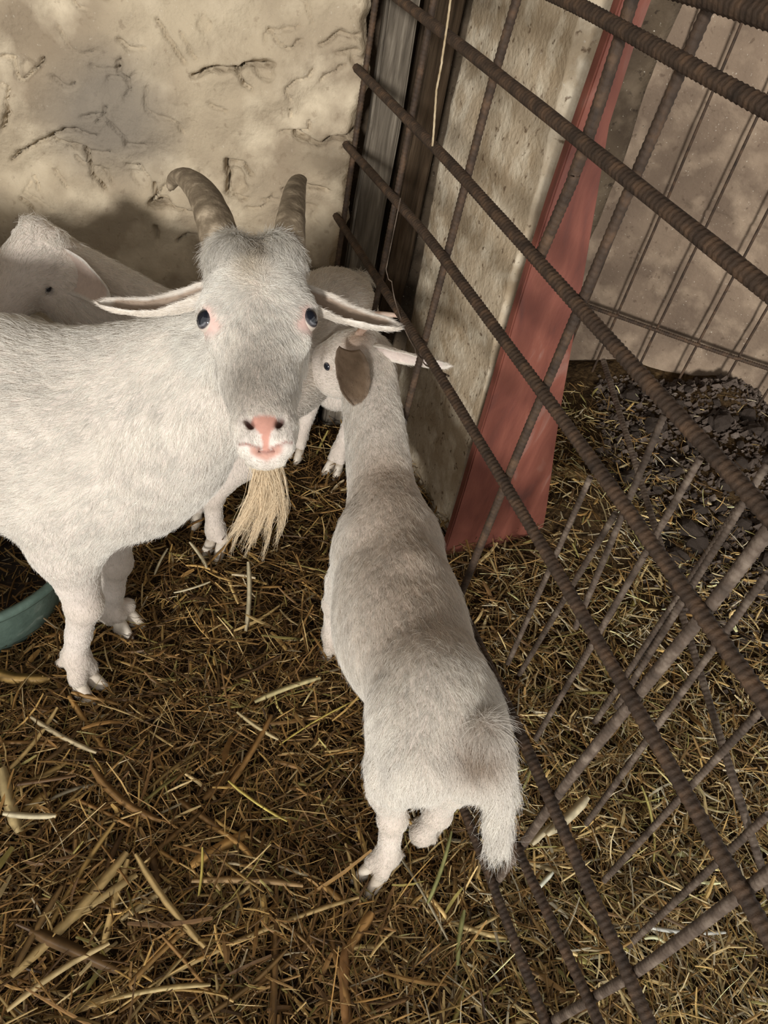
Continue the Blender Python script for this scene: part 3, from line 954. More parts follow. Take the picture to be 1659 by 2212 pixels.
big = empty('horned_goat', (-0.62, 0.857, 0))
tag(big, 'white bearded goat with curved brown horns looking at the camera', 'goat')
eL, eR = at(433, 683, 0.878), at(678, 680, 0.900)
_x = unit(eR - eL); _y = at(592, 925, 0.838) - (eL + eR) / 2; _y = unit(_y - _x * np.dot(_x, _y))
HF = Frame((eL + eR) / 2, _x, _y)
if np.dot(HF.z, CAM - HF.o) < 0:
    HF.z = -HF.z
HF.o = HF.o + HF.z * 0.016
S = Sdf()
yb = 0.862
PINK, DIRT, CREAM = (0.70, 0.40, 0.33), (0.52, 0.45, 0.36), (0.80, 0.73, 0.60)
back_fl = (-1, 0, -0.45)
S.cap((-0.52, yb, 0.548), (-0.92, yb, 0.538), 0.154, 0.156, 0.03, back_fl, 0.024, side=(0, 1, 0), w=0.90)
S.ell((-1.06, yb, 0.56), (0.15, 0.125, 0.135), 0.05, (-0.6, 0, -0.8), 0.022)
S.ell((-0.66, yb - 0.02, 0.505), (0.24, 0.140, 0.115), 0.05, (-0.9, 0, -0.5), 0.024)
for sg in (-1, 1):
    S.ell((-0.465, yb + sg * 0.088, 0.525), (0.082, 0.050, 0.15), 0.05, (-0.75, sg * 0.1, -0.7), 0.020)
S.cap((-0.38, yb, 0.652), (-0.58, yb, 0.652), 0.040, 0.046, 0.05, (-1, 0, -0.1), 0.026)
S.ell((-0.362, yb, 0.585), (0.106, 0.104, 0.140), 0.06, (-0.35, 0, -1), 0.020)
S.ell((-0.398, yb - 0.01, 0.480), (0.085, 0.080, 0.076), 0.05, (-0.2, 0, -1), 0.022)
nk = HF(-0.005, -0.025, -0.115)
S.cap((-0.405, yb, 0.625), nk, 0.110, 0.068, 0.05, (-0.55, -0.05, -0.85), 0.022, side=(0.2, 1, 0), w=0.85)
S.cap((-0.335, yb - 0.02, 0.60), HF(-0.015, 0.010, -0.125), 0.085, 0.048, 0.05, (-0.3, -0.05, -1), 0.020)
# legs
for (kn, ct, ft, toe, top, yy) in (
        (py_(181, 1305, 0.782), py_(170, 1370, 0.782), py_(163, 1418, 0.780), py_(193, 1462, 0.772), V(-0.478, 0.787, 0.47), 0.782),
        (py_(248, 1215, 0.935), py_(243, 1275, 0.935), py_(240, 1322, 0.935), py_(278, 1340, 0.935), V(-0.472, 0.936, 0.47), 0.935)):
    el = V(-0.482, yy, 0.385)
    leg(S, [top, el, kn, ct, ft], [0.066, 0.050, 0.0285, 0.0215, 0.0215], ln=0.008, knees=[(kn + V(0.003, -0.002, 0.004), (0.030, 0.029, 0.034)), (ft, (0.026, 0.024, 0.026))], ks=[0.05, 0.03, 0.015, 0.012])
    tz = V(toe[0], toe[1], 0.0)
    toes(S, tz, (1.0, -0.25), ft + V(0.004, 0, -0.004), 1.2)
    hoof(big, tz + V(-0.004, 0, -0.006), (1.0, -0.25), 1.08)
for yy in (0.785, 0.940):
    st, hk, ft = V(-1.02, yy, 0.38), V(-1.17, yy, 0.255), V(-1.14, yy, 0.075)
    S.ell((-1.08, yb + (yy - yb) * 0.8, 0.48), (0.095, 0.055, 0.14), 0.04, (-0.3, 0, -1), 0.02)
    leg(S, [V(-1.06, yy, 0.44), st, hk, ft], [0.06, 0.05, 0.026, 0.0225], ln=0.009, knees=[(hk, (0.028, 0.024, 0.03)), (ft, (0.026, 0.024, 0.026))], ks=[0.04, 0.03, 0.015, 0.012])
    tz = V(-1.105, yy, 0.0); toes(S, tz, (1, 0), ft, 1.1); hoof(big, tz + V(0, 0, -0.006), (1, 0), 1.15)
S.cap((-1.19, yb, 0.66), (-1.27, yb, 0.60), 0.028, 0.012, 0.03, (-0.5, 0, -0.8), 0.05)
# head
down, upf = HF.d(0, 1, -0.1), HF.d(0, -1, 0)
S.ell(HF(0, -0.055, -0.054), (0.056, 0.064, 0.058), 0.03, HF.d(0, 0.3, 0.2), 0.013, axes=HF.axes)
for sg in (-1, 1):
    S.ell(HF(sg * 0.027, -0.088, -0.032), (0.030, 0.034, 0.036), 0.010, HF.d(sg * 0.35, 0.75, 0.35), 0.026, axes=HF.axes)           # tufted poll
    S.ell(HF(sg * 0.044, -0.012, -0.030), (0.027, 0.032, 0.028), 0.022, HF.d(sg * 0.6, 0.6, 0), 0.010, axes=HF.axes)               # brow
    S.ell(HF(sg * 0.022, 0.046, -0.072), (0.024, 0.055, 0.042), 0.03, HF.d(sg * 0.2, 0.9, -0.3), 0.010, axes=HF.axes)               # cheek
    S.ell(HF(sg * 0.048, 0.020, -0.034), (0.012, 0.020, 0.014), 0.014, down, 0.006, axes=HF.axes)                                    # below the eye
S.cap(HF(0, -0.045, -0.036), HF(0, 0.132, -0.029), 0.048, 0.032, 0.03, HF.d(0, 0.35, 0), 0.010, side=HF.x, w=1.0)                   # forehead to nose
S.cap(HF(0, 0.04, -0.070), HF(0, 0.150, -0.045), 0.033, 0.023, 0.03, down, 0.011)                                                    # jaw
S.ell(HF(0, 0.148, -0.027), (0.0335, 0.034, 0.030), 0.02, down, 0.006, axes=HF.axes)                                                  # muzzle
S.ell(HF(0, 0.160, -0.005), (0.019, 0.014, 0.010), 0.012, down, 0.004, axes=HF.axes)                                                   # nose pad
for sg in (-1, 1):
    S.ell(HF(sg * 0.0165, 0.173, -0.018), (0.0160, 0.014, 0.016), 0.012, HF.d(sg * 0.4, 0.8, 0), 0.005, axes=HF.axes)                  # upper lip
    S.ell(HF(sg * 0.0180, 0.152, -0.010), (0.010, 0.012, 0.010), 0.010, down, 0.004, axes=HF.axes)                                      # nostril wing
S.ell(HF(0, 0.186, -0.031), (0.0225, 0.0062, 0.015), 0.006, down, 0.003, axes=HF.axes)                                                   # lower lip
S.ell(HF(0, 0.174, -0.058), (0.021, 0.012, 0.018), 0.014, down, 0.007, CREAM, axes=HF.axes)                                              # chin
# hollows
for sg in (-1, 1):
    S.ell(HF(sg * 0.0665, 0.0, -0.022), (0.0125, 0.0115, 0.013), 0.006, down, 0.0, (0.62, 0.40, 0.35), axes=HF.axes, wt=0, sub=True)
    S.ell(HF(sg * 0.0170, 0.1535, 0.002), (0.0042, 0.0095, 0.012), 0.003, down, 0.0, axes=(HF.d(1, sg * 0.55, 0), HF.d(-sg * 0.55, 1, 0), HF.d(0, 0, 1)), wt=0, sub=True)
    S.cap(HF(0, 0.1835, -0.006), HF(sg * 0.030, 0.1745, -0.034), 0.0020, 0.0020, 0.004, down, 0.0, wt=0, sub=True)                          # mouth
S.cap(HF(0, 0.166, 0.010), HF(0, 0.182, 0.004), 0.0013, 0.0013, 0.003, down, 0.0, wt=0, sub=True)                                           # philtrum


def paint_big(v, cl, ln, fl):
    L = (v - HF.o) @ np.stack(HF.axes).T
    hd = (np.abs(L[:, 0]) < 0.1) & (np.abs(L[:, 1] - 0.04) < 0.2) & (L[:, 2] > -0.1)
    cl = cl * np.where(hd, 1 + 0.10 * snoise(v, 0.006, 77) + 0.05 * snoise(v, 0.016, 78), 1.0)[:, None]
    # dusty grey-brown bridge of the nose, tan forehead stain and parting
    g = hd * np.exp(-(((L[:, 0] + 0.014) / 0.036) ** 2 + ((L[:, 1] - 0.092) / 0.042) ** 2))
    cl = cl * (1 - 0.62 * g[:, None]) + 0.62 * g[:, None] * np.array([0.36, 0.31, 0.25])
    g = hd * np.exp(-(((L[:, 0] + 0.004) / 0.016) ** 2 + ((L[:, 1] + 0.05) / 0.030) ** 2))
    cl = cl * (1 - 0.55 * g[:, None]) + 0.55 * g[:, None] * np.array([0.45, 0.36, 0.23])
    g = hd * np.exp(-(((L[:, 0] - 0.003) / 0.009) ** 2 + ((L[:, 1] + 0.085) / 0.02) ** 2))
    cl = cl * (1 - 0.6 * g[:, None]) + 0.6 * g[:, None] * np.array([0.30, 0.22, 0.12])
    # nose pad, lips, nostrils
    front = hd & (L[:, 2] > -0.040)
    def blend(m, c, bald):
        nonlocal cl, ln
        m = np.clip(m, 0, 1)
        cl = cl * (1 - m[:, None]) + m[:, None] * np.array(c); ln = ln * (1 - bald * m)
    yy_ = L[:, 1]; ax_ = np.abs(L[:, 0])
    hw_ = np.interp(yy_, [0.146, 0.152, 0.163, 0.171, 0.183], [0.009, 0.016, 0.010, 0.0040, 0.0040])
    blend(front * (1 - smoothstep(0.85, 1.25, ax_ / hw_)) * smoothstep(0.144, 0.151, yy_) * (1 - smoothstep(0.182, 0.186, yy_)), (0.56, 0.29, 0.225), 1.0)
    mouth = 0.1835 - 0.30 * ax_
    blend(front * np.exp(-((yy_ - mouth - 0.0040) / 0.0038) ** 4) * (1 - smoothstep(0.014, 0.022, ax_)), (0.50, 0.285, 0.225), 1.0)
    blend(front * np.exp(-((yy_ - mouth) / 0.0016) ** 2) * (ax_ < 0.03), (0.30, 0.15, 0.12), 1.0)
    for sg in (-1, 1):
        e1 = (L[:, 0] - sg * 0.0170) * 0.876 + (yy_ - 0.1535) * sg * 0.482; e2 = -(L[:, 0] - sg * 0.0170) * sg * 0.482 + (yy_ - 0.1535) * 0.876
        blend(front * np.exp(-((e1 / 0.0042) ** 2 + (e2 / 0.0092) ** 2) ** 2), (0.10, 0.045, 0.035), 1.0)
    # pink skin round the eyes
    for sg in (-1, 1):
        q = np.sqrt(((L[:, 0] - sg * 0.0590) / 0.014) ** 2 + ((L[:, 1] - 0.003) / 0.0145) ** 2 + ((L[:, 2] + 0.022) / 0.03) ** 2)
        q2 = np.sqrt(((L[:, 0] - sg * 0.0500) / 0.010) ** 2 + ((L[:, 1] - 0.017) / 0.008) ** 2 + ((L[:, 2] + 0.022) / 0.03) ** 2)
        g = hd * np.clip(np.exp(-q ** 4) + np.exp(-q2 ** 4), 0, 1)
        cl = cl * (1 - 0.8 * g[:, None]) + 0.8 * g[:, None] * np.array([0.66, 0.42, 0.36]); ln = ln * (1 - 0.9 * g)
    # hair on the face radiates from between the eyes
    d = np.stack([L[:, 0] * 1.3, L[:, 1] + 0.02], 1)
    d /= np.linalg.norm(d, axis=1)[:, None] + 0.01
    rad = d[:, 0:1] * HF.x + d[:, 1:2] * HF.y
    m = (hd & (L[:, 1] < 0.135) & (L[:, 1] > -0.07))[:, None]
    fl = np.where(m, rad * 0.9 + 0.25 * fl, fl)
    # yellowish stain low on the legs
    low = np.exp(-(v[:, 2] / 0.06) ** 2)[:, None] * 0.35
    cl = cl * (1 - low) + low * np.array([0.52, 0.45, 0.36])
    return cl, ln, fl


ears = []
eb = HF(-0.056, -0.058, -0.062)
ears.append((*ear(big, eb, at(212, 655, 0.945), HF.d(0.1, -0.42, 0.88), 0.060, 0.95, V(0, 0, -0.050), (0.44, 0.34, 0.26), (0.76, 0.70, 0.62), roll=1.0), 9000))  # dark inner colour carries the shade of both ear hollows
eb = HF(0.056, -0.052, -0.062)
ears.append((*ear(big, eb, at(862, 710, 0.925), HF.d(-0.1, -0.55, 0.82), 0.060, 0.95, V(0, 0, -0.020), (0.44, 0.34, 0.26), (0.76, 0.70, 0.62), roll=1.0), 9000))
horn(big, [HF(-0.034, -0.075, -0.050), at(468, 500, 0.945), at(452, 452, 0.962), at(430, 410, 0.99), at(400, 384, 1.02), at(376, 388, 1.045), at(366, 412, 1.06)], 0.0235, 0.0030, 0.85, 8, HF.x, None, 0.02, bulk=2.3)
horn(big, [HF(0.040, -0.075, -0.050), at(624, 500, 0.945), at(628, 460, 0.970), at(634, 420, 1.01), at(641, 395, 1.06), at(648, 388, 1.11)], 0.0195, 0.0095, 0.80, 7, HF.x, None, 0.02, bulk=1.4)
for sg in (-1, 1):
    eye(big, HF(sg * 0.0565, 0.001, -0.0245), HF.d(sg * 0.72, 0.10, 0.69), HF.d(0, -1, 0.1), 0.0162)
gx = axis((-1.34, -0.62, 0.009), (-0.62, -0.36, 0.0055), (-0.36, -0.02, 0.003))
gy = axis((0.58, 0.68, 0.0032), (0.68, 0.86, 0.0035), (0.86, 1.06, 0.0055))
gz = axis((-0.012, 0.12, 0.005), (0.12, 0.70, 0.0058), (0.70, 0.99, 0.003))


def w_big(v):
    L = (v - HF.o) @ np.stack(HF.axes).T
    hd = (np.abs(L[:, 0]) < 0.1) & (np.abs(L[:, 1] - 0.04) < 0.2) & (L[:, 2] > -0.1)
    return np.where(hd, 5.0, np.where(v[:, 0] < -0.75, 0.35, 1.0))


finish(big, S, (gx, gy, gz), 380000, ears, 1, 0.00022, 0.24, 2, paint_big, w_big)

# beard and whiskers
bn, nc = 900, 20
r_ = np.random.default_rng(5)
ci = r_.integers(0, nc, bn)
c_x = r_.normal(size=nc) * 0.5; c_y = r_.normal(size=nc) * 0.4
c_l = np.clip(0.100 + 0.035 * r_.normal(size=nc), 0.04, 0.155)
base = HF(0, 0.186, -0.052)
root = base + np.outer(np.clip(0.55 * c_x[ci] + 0.5 * r_.normal(size=bn), -1.6, 1.6) * 0.0115, HF.x) + np.outer(r_.normal(size=bn) * 0.006, HF.z) + np.outer(r_.random(bn) * -0.006, HF.y)
tipc = base[None, :] + np.outer(c_x * 0.040 - 0.018, V(1, 0.1, 0)) + np.outer(c_y * 0.02, V(0, 1, 0)) + np.outer(c_l, V(0.02, -0.03, -1))
lf = np.clip(0.82 + 0.16 * r_.normal(size=bn), 0.3, 1.05)
st = []
for i in range(7):
    t = i / 6 * lf
    tt = t[:, None]
    lin = root * (1 - tt ** 1.1) + (tipc[ci] + 0.0035 * r_.normal(size=(bn, 3)) * 0.6) * tt ** 1.1
    bow = np.outer(np.sin(t * 3.14) * (0.006 + 0.006 * c_x[ci]), V(1, -0.4, 0))
    st.append(lin + bow + np.outer(np.sin(t * 5 + ci) * 0.0022 * t, V(1, 0.5, 0)))
st = np.stack(st, 1)
bc = np.array([0.72, 0.59, 0.41])[None, :] * np.clip(1 + 0.16 * r_.normal(size=(bn, 1)) + 0.10 * r_.normal(size=nc)[ci][:, None], 0.5, 1.25)
hair_object('beard', st, np.clip(bc, 0, 0.9), np.full(bn, 0.00028), big)


# ---- the young goat seen from behind
kid = empty('young_goat', (0.09, 0.82, 0))
tag(kid, 'small white goat seen from behind beside the rebar fence', 'goat')
S = Sdf()
KO = V(0.160, 0.600, 0); KH, KL = unit(V(-0.33, 0.944, 0)), unit(V(-0.944, -0.33, 0))


def K(u, v, z):
    return KO + KH * u + KL * v + V(0, 0, z)


KAX = (KH, KL, V(0, 0, 1))
BACK_SHADE, KW = (0.52, 0.42, 0.32), (0.80, 0.76, 0.69)
bk = tuple(-KH + V(0, 0, -0.35))
S.ell(K(0.055, 0, 0.382), (0.115, 0.086, 0.088), 0.04, -KH * 0.8 + V(0, 0, -0.7), 0.020, KW, KAX)
S.cap(K(0.08, 0, 0.374), K(0.40, 0, 0.338), 0.086, 0.094, 0.03, bk, 0.017, KW, KL, 1.0)
S.ell(K(0.25, 0.012, 0.320), (0.15, 0.104, 0.110), 0.05, -KH + V(0, 0, -0.5), 0.017, KW, KAX)
S.ell(K(0.435, 0, 0.338), (0.100, 0.074, 0.112), 0.04, -KH * 0.7 + V(0, 0, -0.7), 0.016, KW, KAX)
for sg in (-1, 1):
    S.ell(K(0.41, sg * 0.056, 0.305), (0.058, 0.032, 0.105), 0.04, -KH * 0.4 + V(0, 0, -1), 0.014, KW, KAX)
    S.ell(K(0.012, sg * 0.056, 0.345), (0.070, 0.038, 0.085), 0.04, -KH * 0.35 + V(0, 0, -1), 0.020, KW, KAX)
    S.ell(K(-0.036, sg * 0.038, 0.375), (0.040, 0.036, 0.048), 0.03, -KH * 0.2 + V(0, 0, -1), 0.026, KW, KAX)
S.cap(K(0.30, 0, 0.425), K(0.47, 0, 0.410), 0.028, 0.030, 0.04, -KH, 0.018, KW)
# tail
t0, t1, t2 = atz(1052, 1585, 0.445), atz(1075, 1700, 0.355), atz(1074, 1815, 0.270)
S.cap(t0, t1, 0.024, 0.021, 0.02, t1 - t0, 0.034, KW, wt=1.2)
S.cap(t1, t2, 0.021, 0.012, 0.01, t2 - t1, 0.042, KW, wt=1.2)
# neck and head
poll = V(-0.118, 1.375, 0.545)
KF = Frame(poll, np.cross(unit(V(-0.93, 0.20, -0.36)), V(0, 0, 1)), unit(V(-0.93, 0.20, -0.36)))   # x = its right, y = muzzle, z = up out of the crown
if KF.z[2] < 0: KF.z = -KF.z
S.cap(K(0.46, 0, 0.375), KF(0.004, 0.00, -0.040), 0.062, 0.044, 0.04, -unit(KF(0, 0, -0.03) - K(0.46, 0, 0.38)) + V(0, 0, -0.2), 0.014, KW)
S.cap(K(0.50, 0, 0.33), KF(0, 0.03, -0.06), 0.050, 0.038, 0.04, -unit(KF(0, 0, -0.03) - K(0.46, 0, 0.38)), 0.014, KW)
S.ell(KF(0, 0.034, -0.034), (0.054, 0.064, 0.052), 0.02, KF.d(0, -0.6, 0.2), 0.012, KW, KF.axes)
S.cap(KF(0, 0.06, -0.040), KF(0, 0.170, -0.062), 0.047, 0.028, 0.02, KF.d(0, -0.8, 0), 0.008, KW)
S.cap(KF(0, 0.050, -0.084), KF(0, 0.165, -0.082), 0.041, 0.021, 0.025, KF.d(0, -0.8, -0.2), 0.010, KW)
S.ell(KF(0, 0.182, -0.068), (0.028, 0.025, 0.026), 0.012, KF.d(0, -0.6, 0), 0.005, (0.72, 0.60, 0.52), KF.axes)
for sg in (-1, 1):
    S.ell(KF(sg * 0.038, 0.068, -0.030), (0.019, 0.024, 0.020), 0.014, KF.d(sg, -0.5, 0), 0.007, KW, KF.axes)
    S.ell(KF(sg * 0.030, 0.075, -0.085), (0.022, 0.045, 0.035), 0.02, KF.d(sg * 0.2, -0.8, -0.2), 0.009, KW, KF.axes)
    S.ell(KF(sg * 0.022, 0.012, 0.004), (0.020, 0.020, 0.016), 0.012, KF.d(sg * 0.5, -0.6, 0.4), 0.015, KW, KF.axes)
    S.ell(KF(sg * 0.059, 0.074, -0.036), (0.010, 0.010, 0.009), 0.005, KF.d(0, 1, 0), 0.0, axes=KF.axes, wt=0, sub=True)
    eye(kid, KF(sg * 0.0505, 0.074, -0.036), KF.d(sg * 0.9, 0.25, 0.2), KF.z, 0.0110)
# legs
lh = [(K(-0.004, 0.056, 0.30), K(0.002, 0.054, 0.245), atz(848, 1765, 0.165), atz(838, 1845, 0.062), V(0.125, 0.547, 0)),
      (K(-0.004, -0.054, 0.30), K(0.002, -0.048, 0.245), atz(945, 1755, 0.125), atz(912, 1800, 0.050), V(0.208, 0.655, 0))]
for top, stf, hk, ft, toe in lh:
    leg(S, [top, stf, hk, ft], [0.040, 0.029, 0.0200, 0.0175], KW, 0.009, knees=[(hk - KH * 0.004, (0.022, 0.020, 0.027)), (ft, (0.021, 0.020, 0.021))], ks=[0.03, 0.025, 0.012, 0.01])
    hd2 = (-0.55, -0.75) if toe[0] < 0.17 else (-0.8, -0.4)
    toes(S, toe, hd2, ft, 0.95); hoof(kid, toe + V(0, 0, -0.006), hd2, 0.92)
for top, kn, ft, toe in ((K(0.42, 0.06, 0.24), V(-0.052, 1.000, 0.150), V(-0.047, 1.000, 0.055), V(-0.040, 0.992, 0)),
                         (K(0.42, -0.06, 0.24), V(0.080, 1.035, 0.150), V(0.082, 1.035, 0.055), V(0.078, 1.050, 0))):
    leg(S, [top, kn, ft], [0.040, 0.0215, 0.0175], KW, 0.008, knees=[(kn, (0.022, 0.022, 0.026)), (ft, (0.020, 0.020, 0.020))], ks=[0.03, 0.015, 0.01])
    toes(S, toe, (-0.4, 0.6), ft, 0.92); hoof(kid, toe + V(0, 0, -0.006), (-0.4, 0.6), 0.88)


def paint_kid(v, cl, ln, fl):
    q = v - KO; u = q @ KH; w = q @ KL
    # shade along the back, put into the coat as a warm tan
    n = snoise(v, 0.07, 4)
    g = smoothstep(0.05, 0.16, u) * (1 - smoothstep(0.50, 0.60, u)) * smoothstep(0.30, 0.42, v[:, 2] + 0.02 * n) * np.exp(-(w / 0.10) ** 2)
    cl = cl * (1 - 0.6 * g[:, None]) + 0.6 * g[:, None] * np.array(BACK_SHADE)
    g = np.exp(-(np.linalg.norm(v - atz(1035, 1625, 0.43), axis=1) / 0.038) ** 2)
    cl = cl * (1 - 0.9 * g[:, None]) + 0.9 * g[:, None] * np.array([0.26, 0.18, 0.115])
    g = np.exp(-(np.linalg.norm(v - KF(-0.025, 0.015, 0.004), axis=1) / 0.022) ** 2)
    cl = cl * (1 - 0.7 * g[:, None]) + 0.7 * g[:, None] * np.array([0.60, 0.36, 0.20])
    low = np.exp(-(v[:, 2] / 0.05) ** 2)[:, None] * 0.35
    cl = cl * (1 - low) + low * np.array([0.52, 0.45, 0.36])
    return cl, ln, fl


ears = []
ears.append((*ear(kid, at(752, 756, 1.465), at(764, 874, 1.415), at(765, 815, 1.2) - at(750, 800, 1.45) + V(0.09, 0, 0), 0.078, 0.65, V(0.0, 0.0, 0.004), (0.25, 0.175, 0.115), (0.30, 0.22, 0.155), blunt=True, roll=0.1), 5000))
ears.append((*ear(kid, at(812, 748, 1.50), at(975, 790, 1.47), V(0.1, -0.5, -0.3), 0.055, 0.6, V(0, 0, -0.018), (0.74, 0.64, 0.58), (0.74, 0.68, 0.60), roll=0.5), 5000))
horn(kid, [KF(0.016, 0.020, -0.005), KF(0.016, 0.010, 0.022), at(800, 682, 1.50), at(845, 680, 1.51), at(879, 686, 1.53)], 0.0125, 0.003, 0.85, 5, KF.x, M_KIDHORN, 0.04)
horn(kid, [KF(-0.016, 0.020, -0.005), KF(-0.017, 0.008, 0.020), KF(-0.018, -0.016, 0.036), KF(-0.018, -0.045, 0.042)], 0.0125, 0.003, 0.85, 5, KF.x, M_KIDHORN, 0.04)
gx = axis((-0.36, 0.36, 0.0045)); gy = axis((0.44, 0.80, 0.0045), (0.80, 1.25, 0.0055), (1.25, 1.56, 0.004)); gz = axis((-0.012, 0.62, 0.0045))
finish(kid, S, (gx, gy, gz), 260000, ears, 21, 0.00024, 0.26, 2, paint_kid)

# ---- the goat at the back
rear = empty('hornless_goat', (-0.36, 1.42, 0))
tag(rear, 'hornless white goat half hidden behind the horned goat against the mud wall', 'goat')
S = Sdf()
RW = (0.76, 0.72, 0.65)
RH = unit(V(-0.36, -0.93, 0)); RL = unit(V(0.93, -0.36, 0)); RO = V(-0.235, 1.63, 0)


def Q(u, v, z):
    return RO + RH * u + RL * v + V(0, 0, z)


RAX = (RH, RL, V(0, 0, 1))
S.ell(Q(0.0, 0, 0.440), (0.125, 0.105, 0.115), 0.04, -RH + V(0, 0, -0.5), 0.018, RW, RAX)
S.cap(Q(0.04, 0, 0.430), Q(0.36, 0, 0.420), 0.115, 0.118, 0.03, -RH + V(0, 0, -0.4), 0.018, RW, RL, 0.9)
S.ell(Q(0.20, 0, 0.385), (0.17, 0.115, 0.115), 0.05, -RH + V(0, 0, -0.5), 0.018, RW, RAX)
S.ell(Q(0.40, 0, 0.415), (0.10, 0.088, 0.125), 0.04, -RH * 0.6 + V(0, 0, -0.8), 0.016, RW, RAX)
rp, rm = at(98, 495, 1.40), at(-85, 720, 1.345)
RF = Frame(rp, np.cross(unit(rm - rp), V(0.2, -0.2, 1)), unit(rm - rp))
if np.dot(RF.z, V(-0.8, 0, 0.6)) < 0: RF.z = -RF.z
S.cap(Q(0.39, 0.0, 0.46), RF(0, 0.030, -0.075), 0.088, 0.060, 0.05, V(0.8, 0, -0.6), 0.016, RW)
S.cap(Q(0.42, 0.0, 0.40), RF(0, 0.060, -0.085), 0.075, 0.050, 0.05, V(0.8, 0, -0.6), 0.016, RW)
S.ell(RF(0, 0.045, -0.042), (0.056, 0.068, 0.056), 0.02, RF.d(0, -0.5, 0.2), 0.013, RW, RF.axes)
for sg in (-1, 1):
    S.ell(RF(sg * 0.02, 0.012, -0.012), (0.028, 0.030, 0.024), 0.012, RF.d(sg * 0.4, 0.3, 0.6), 0.024, RW, RF.axes)
    S.ell(RF(sg * 0.040, 0.085, -0.032), (0.020, 0.026, 0.020), 0.016, RF.d(sg * 0.5, -0.5, 0), 0.009, RW, RF.axes)
    S.ell(RF(sg * 0.056, 0.088, -0.036), (0.011, 0.012, 0.010), 0.005, RF.d(0, 1, 0), 0.0, axes=RF.axes, wt=0, sub=True)
    eye(rear, RF(sg * 0.0475, 0.088, -0.036), RF.d(sg * 0.9, 0.2, 0.3), RF.z, 0.0120)
S.cap(RF(0, 0.07, -0.045), RF(0, 0.205, -0.052), 0.047, 0.030, 0.02, RF.d(0, -0.9, 0), 0.008, RW)
S.cap(RF(0, 0.07, -0.085), RF(0, 0.195, -0.075), 0.040, 0.022, 0.02, RF.d(0, -0.9, -0.2), 0.009, RW)
S.ell(RF(0, 0.215, -0.060), (0.032, 0.024, 0.030), 0.014, RF.d(0, -0.6, 0), 0.005, (0.70, 0.56, 0.48), RF.axes)
f1, f2 = atz(462, 1192, 0.0), atz(412, 1125, 0.0)
for toe, vv in ((f1, 0.06), (f2, -0.06)):
    kn = V(toe[0] - 0.012, toe[1] + 0.012, 0.165); ft = V(toe[0] - 0.004, toe[1] + 0.016, 0.062)
    leg(S, [Q(0.39, vv, 0.34), Q(0.40, vv, 0.27), kn, ft], [0.05, 0.038, 0.0225, 0.0195], RW, 0.008, knees=[(kn, (0.025, 0.025, 0.030)), (ft, (0.023, 0.022, 0.023))], ks=[0.04, 0.03, 0.015, 0.01])
    toes(S, toe, (-0.15, -1), ft, 1.05); hoof(rear, toe + V(0, 0, -0.006), (-0.15, -1), 1.0)
for toe, vv in ((V(-0.283, 1.625, 0), -0.058), (V(-0.165, 1.600, 0), 0.058)):
    hk = V(toe[0] + 0.03, toe[1] + 0.07, 0.20); ft = V(toe[0] + 0.006, toe[1] + 0.02, 0.06)
    S.ell(Q(0.01, vv * 1.15, 0.36), (0.08, 0.045, 0.11), 0.04, (0, 0, -1), 0.016, RW, RAX)
    leg(S, [Q(0.02, vv, 0.33), Q(0.03, vv, 0.27), hk, ft], [0.05, 0.040, 0.0235, 0.0195], RW, 0.009, knees=[(hk, (0.024, 0.024, 0.028)), (ft, (0.022, 0.022, 0.022))], ks=[0.04, 0.03, 0.015, 0.01])
    toes(S, toe, (-0.3, -1), ft, 1.0); hoof(rear, toe + V(0, 0, -0.006), (-0.3, -1), 0.98)
S.cap(Q(-0.115, 0, 0.50), Q(-0.150, 0, 0.44), 0.022, 0.012, 0.02, V(0, 0, -1), 0.035, RW)
ears = []
ears.append((*ear(rear, RF(-0.046, 0.030, -0.050) if np.dot(RF.x, CAM - rp) < 0 else RF(0.046, 0.030, -0.050), at(240, 655, 1.32), V(-0.1, -0.9, 0.35), 0.085, 0.55, V(0.02, 0, 0.020), (0.66, 0.54, 0.47), (0.74, 0.69, 0.63), roll=0.4), 4000))
sgx = 1 if np.dot(RF.x, CAM - rp) < 0 else -1
eb = RF(sgx * 0.046, 0.030, -0.050)
ears.append((*ear(rear, eb, eb + RF.d(sgx * 0.06, -0.01, -0.09), V(0, 0.6, 0.2), 0.060, 0.55, V(0, 0, 0.01), (0.66, 0.54, 0.47), (0.74, 0.69, 0.63), roll=0.4), 2000))
gx = axis((-0.98, -0.06, 0.0065)); gy = axis((1.02, 1.36, 0.0060), (1.36, 1.86, 0.0075)); gz = axis((-0.012, 0.80, 0.0065))
finish(rear, S, (gx, gy, gz), 110000, ears, 51, 0.00034, 0.26, 2)


# ------------------------------------------------------------------ feed tub
def lathe(name, prof, c, mat, parent, n=64, wob=0.0):
    prof = np.array(prof); m = len(prof)
    a = np.arange(n) * 2 * math.pi / n
    R = prof[:, 0][:, None] * (1 + wob * np.sin(2 * a + 0.5)[None, :] + wob * 0.6 * np.sin(5 * a)[None, :])
    v = np.stack([c[0] + R * np.cos(a), c[1] + R * np.sin(a), c[2] + np.repeat(prof[:, 1][:, None], n, 1)], 2).reshape(-1, 3)
    i = np.arange(m - 1)[:, None] * n; j = np.arange(n)[None, :]; j2 = (j + 1) % n
    f = np.stack([(i + j).ravel(), (i + j2).ravel(), (i + n + j2).ravel(), (i + n + j).ravel()], 1)
    return link(name, mesh_np(name, v, f), mat, parent)


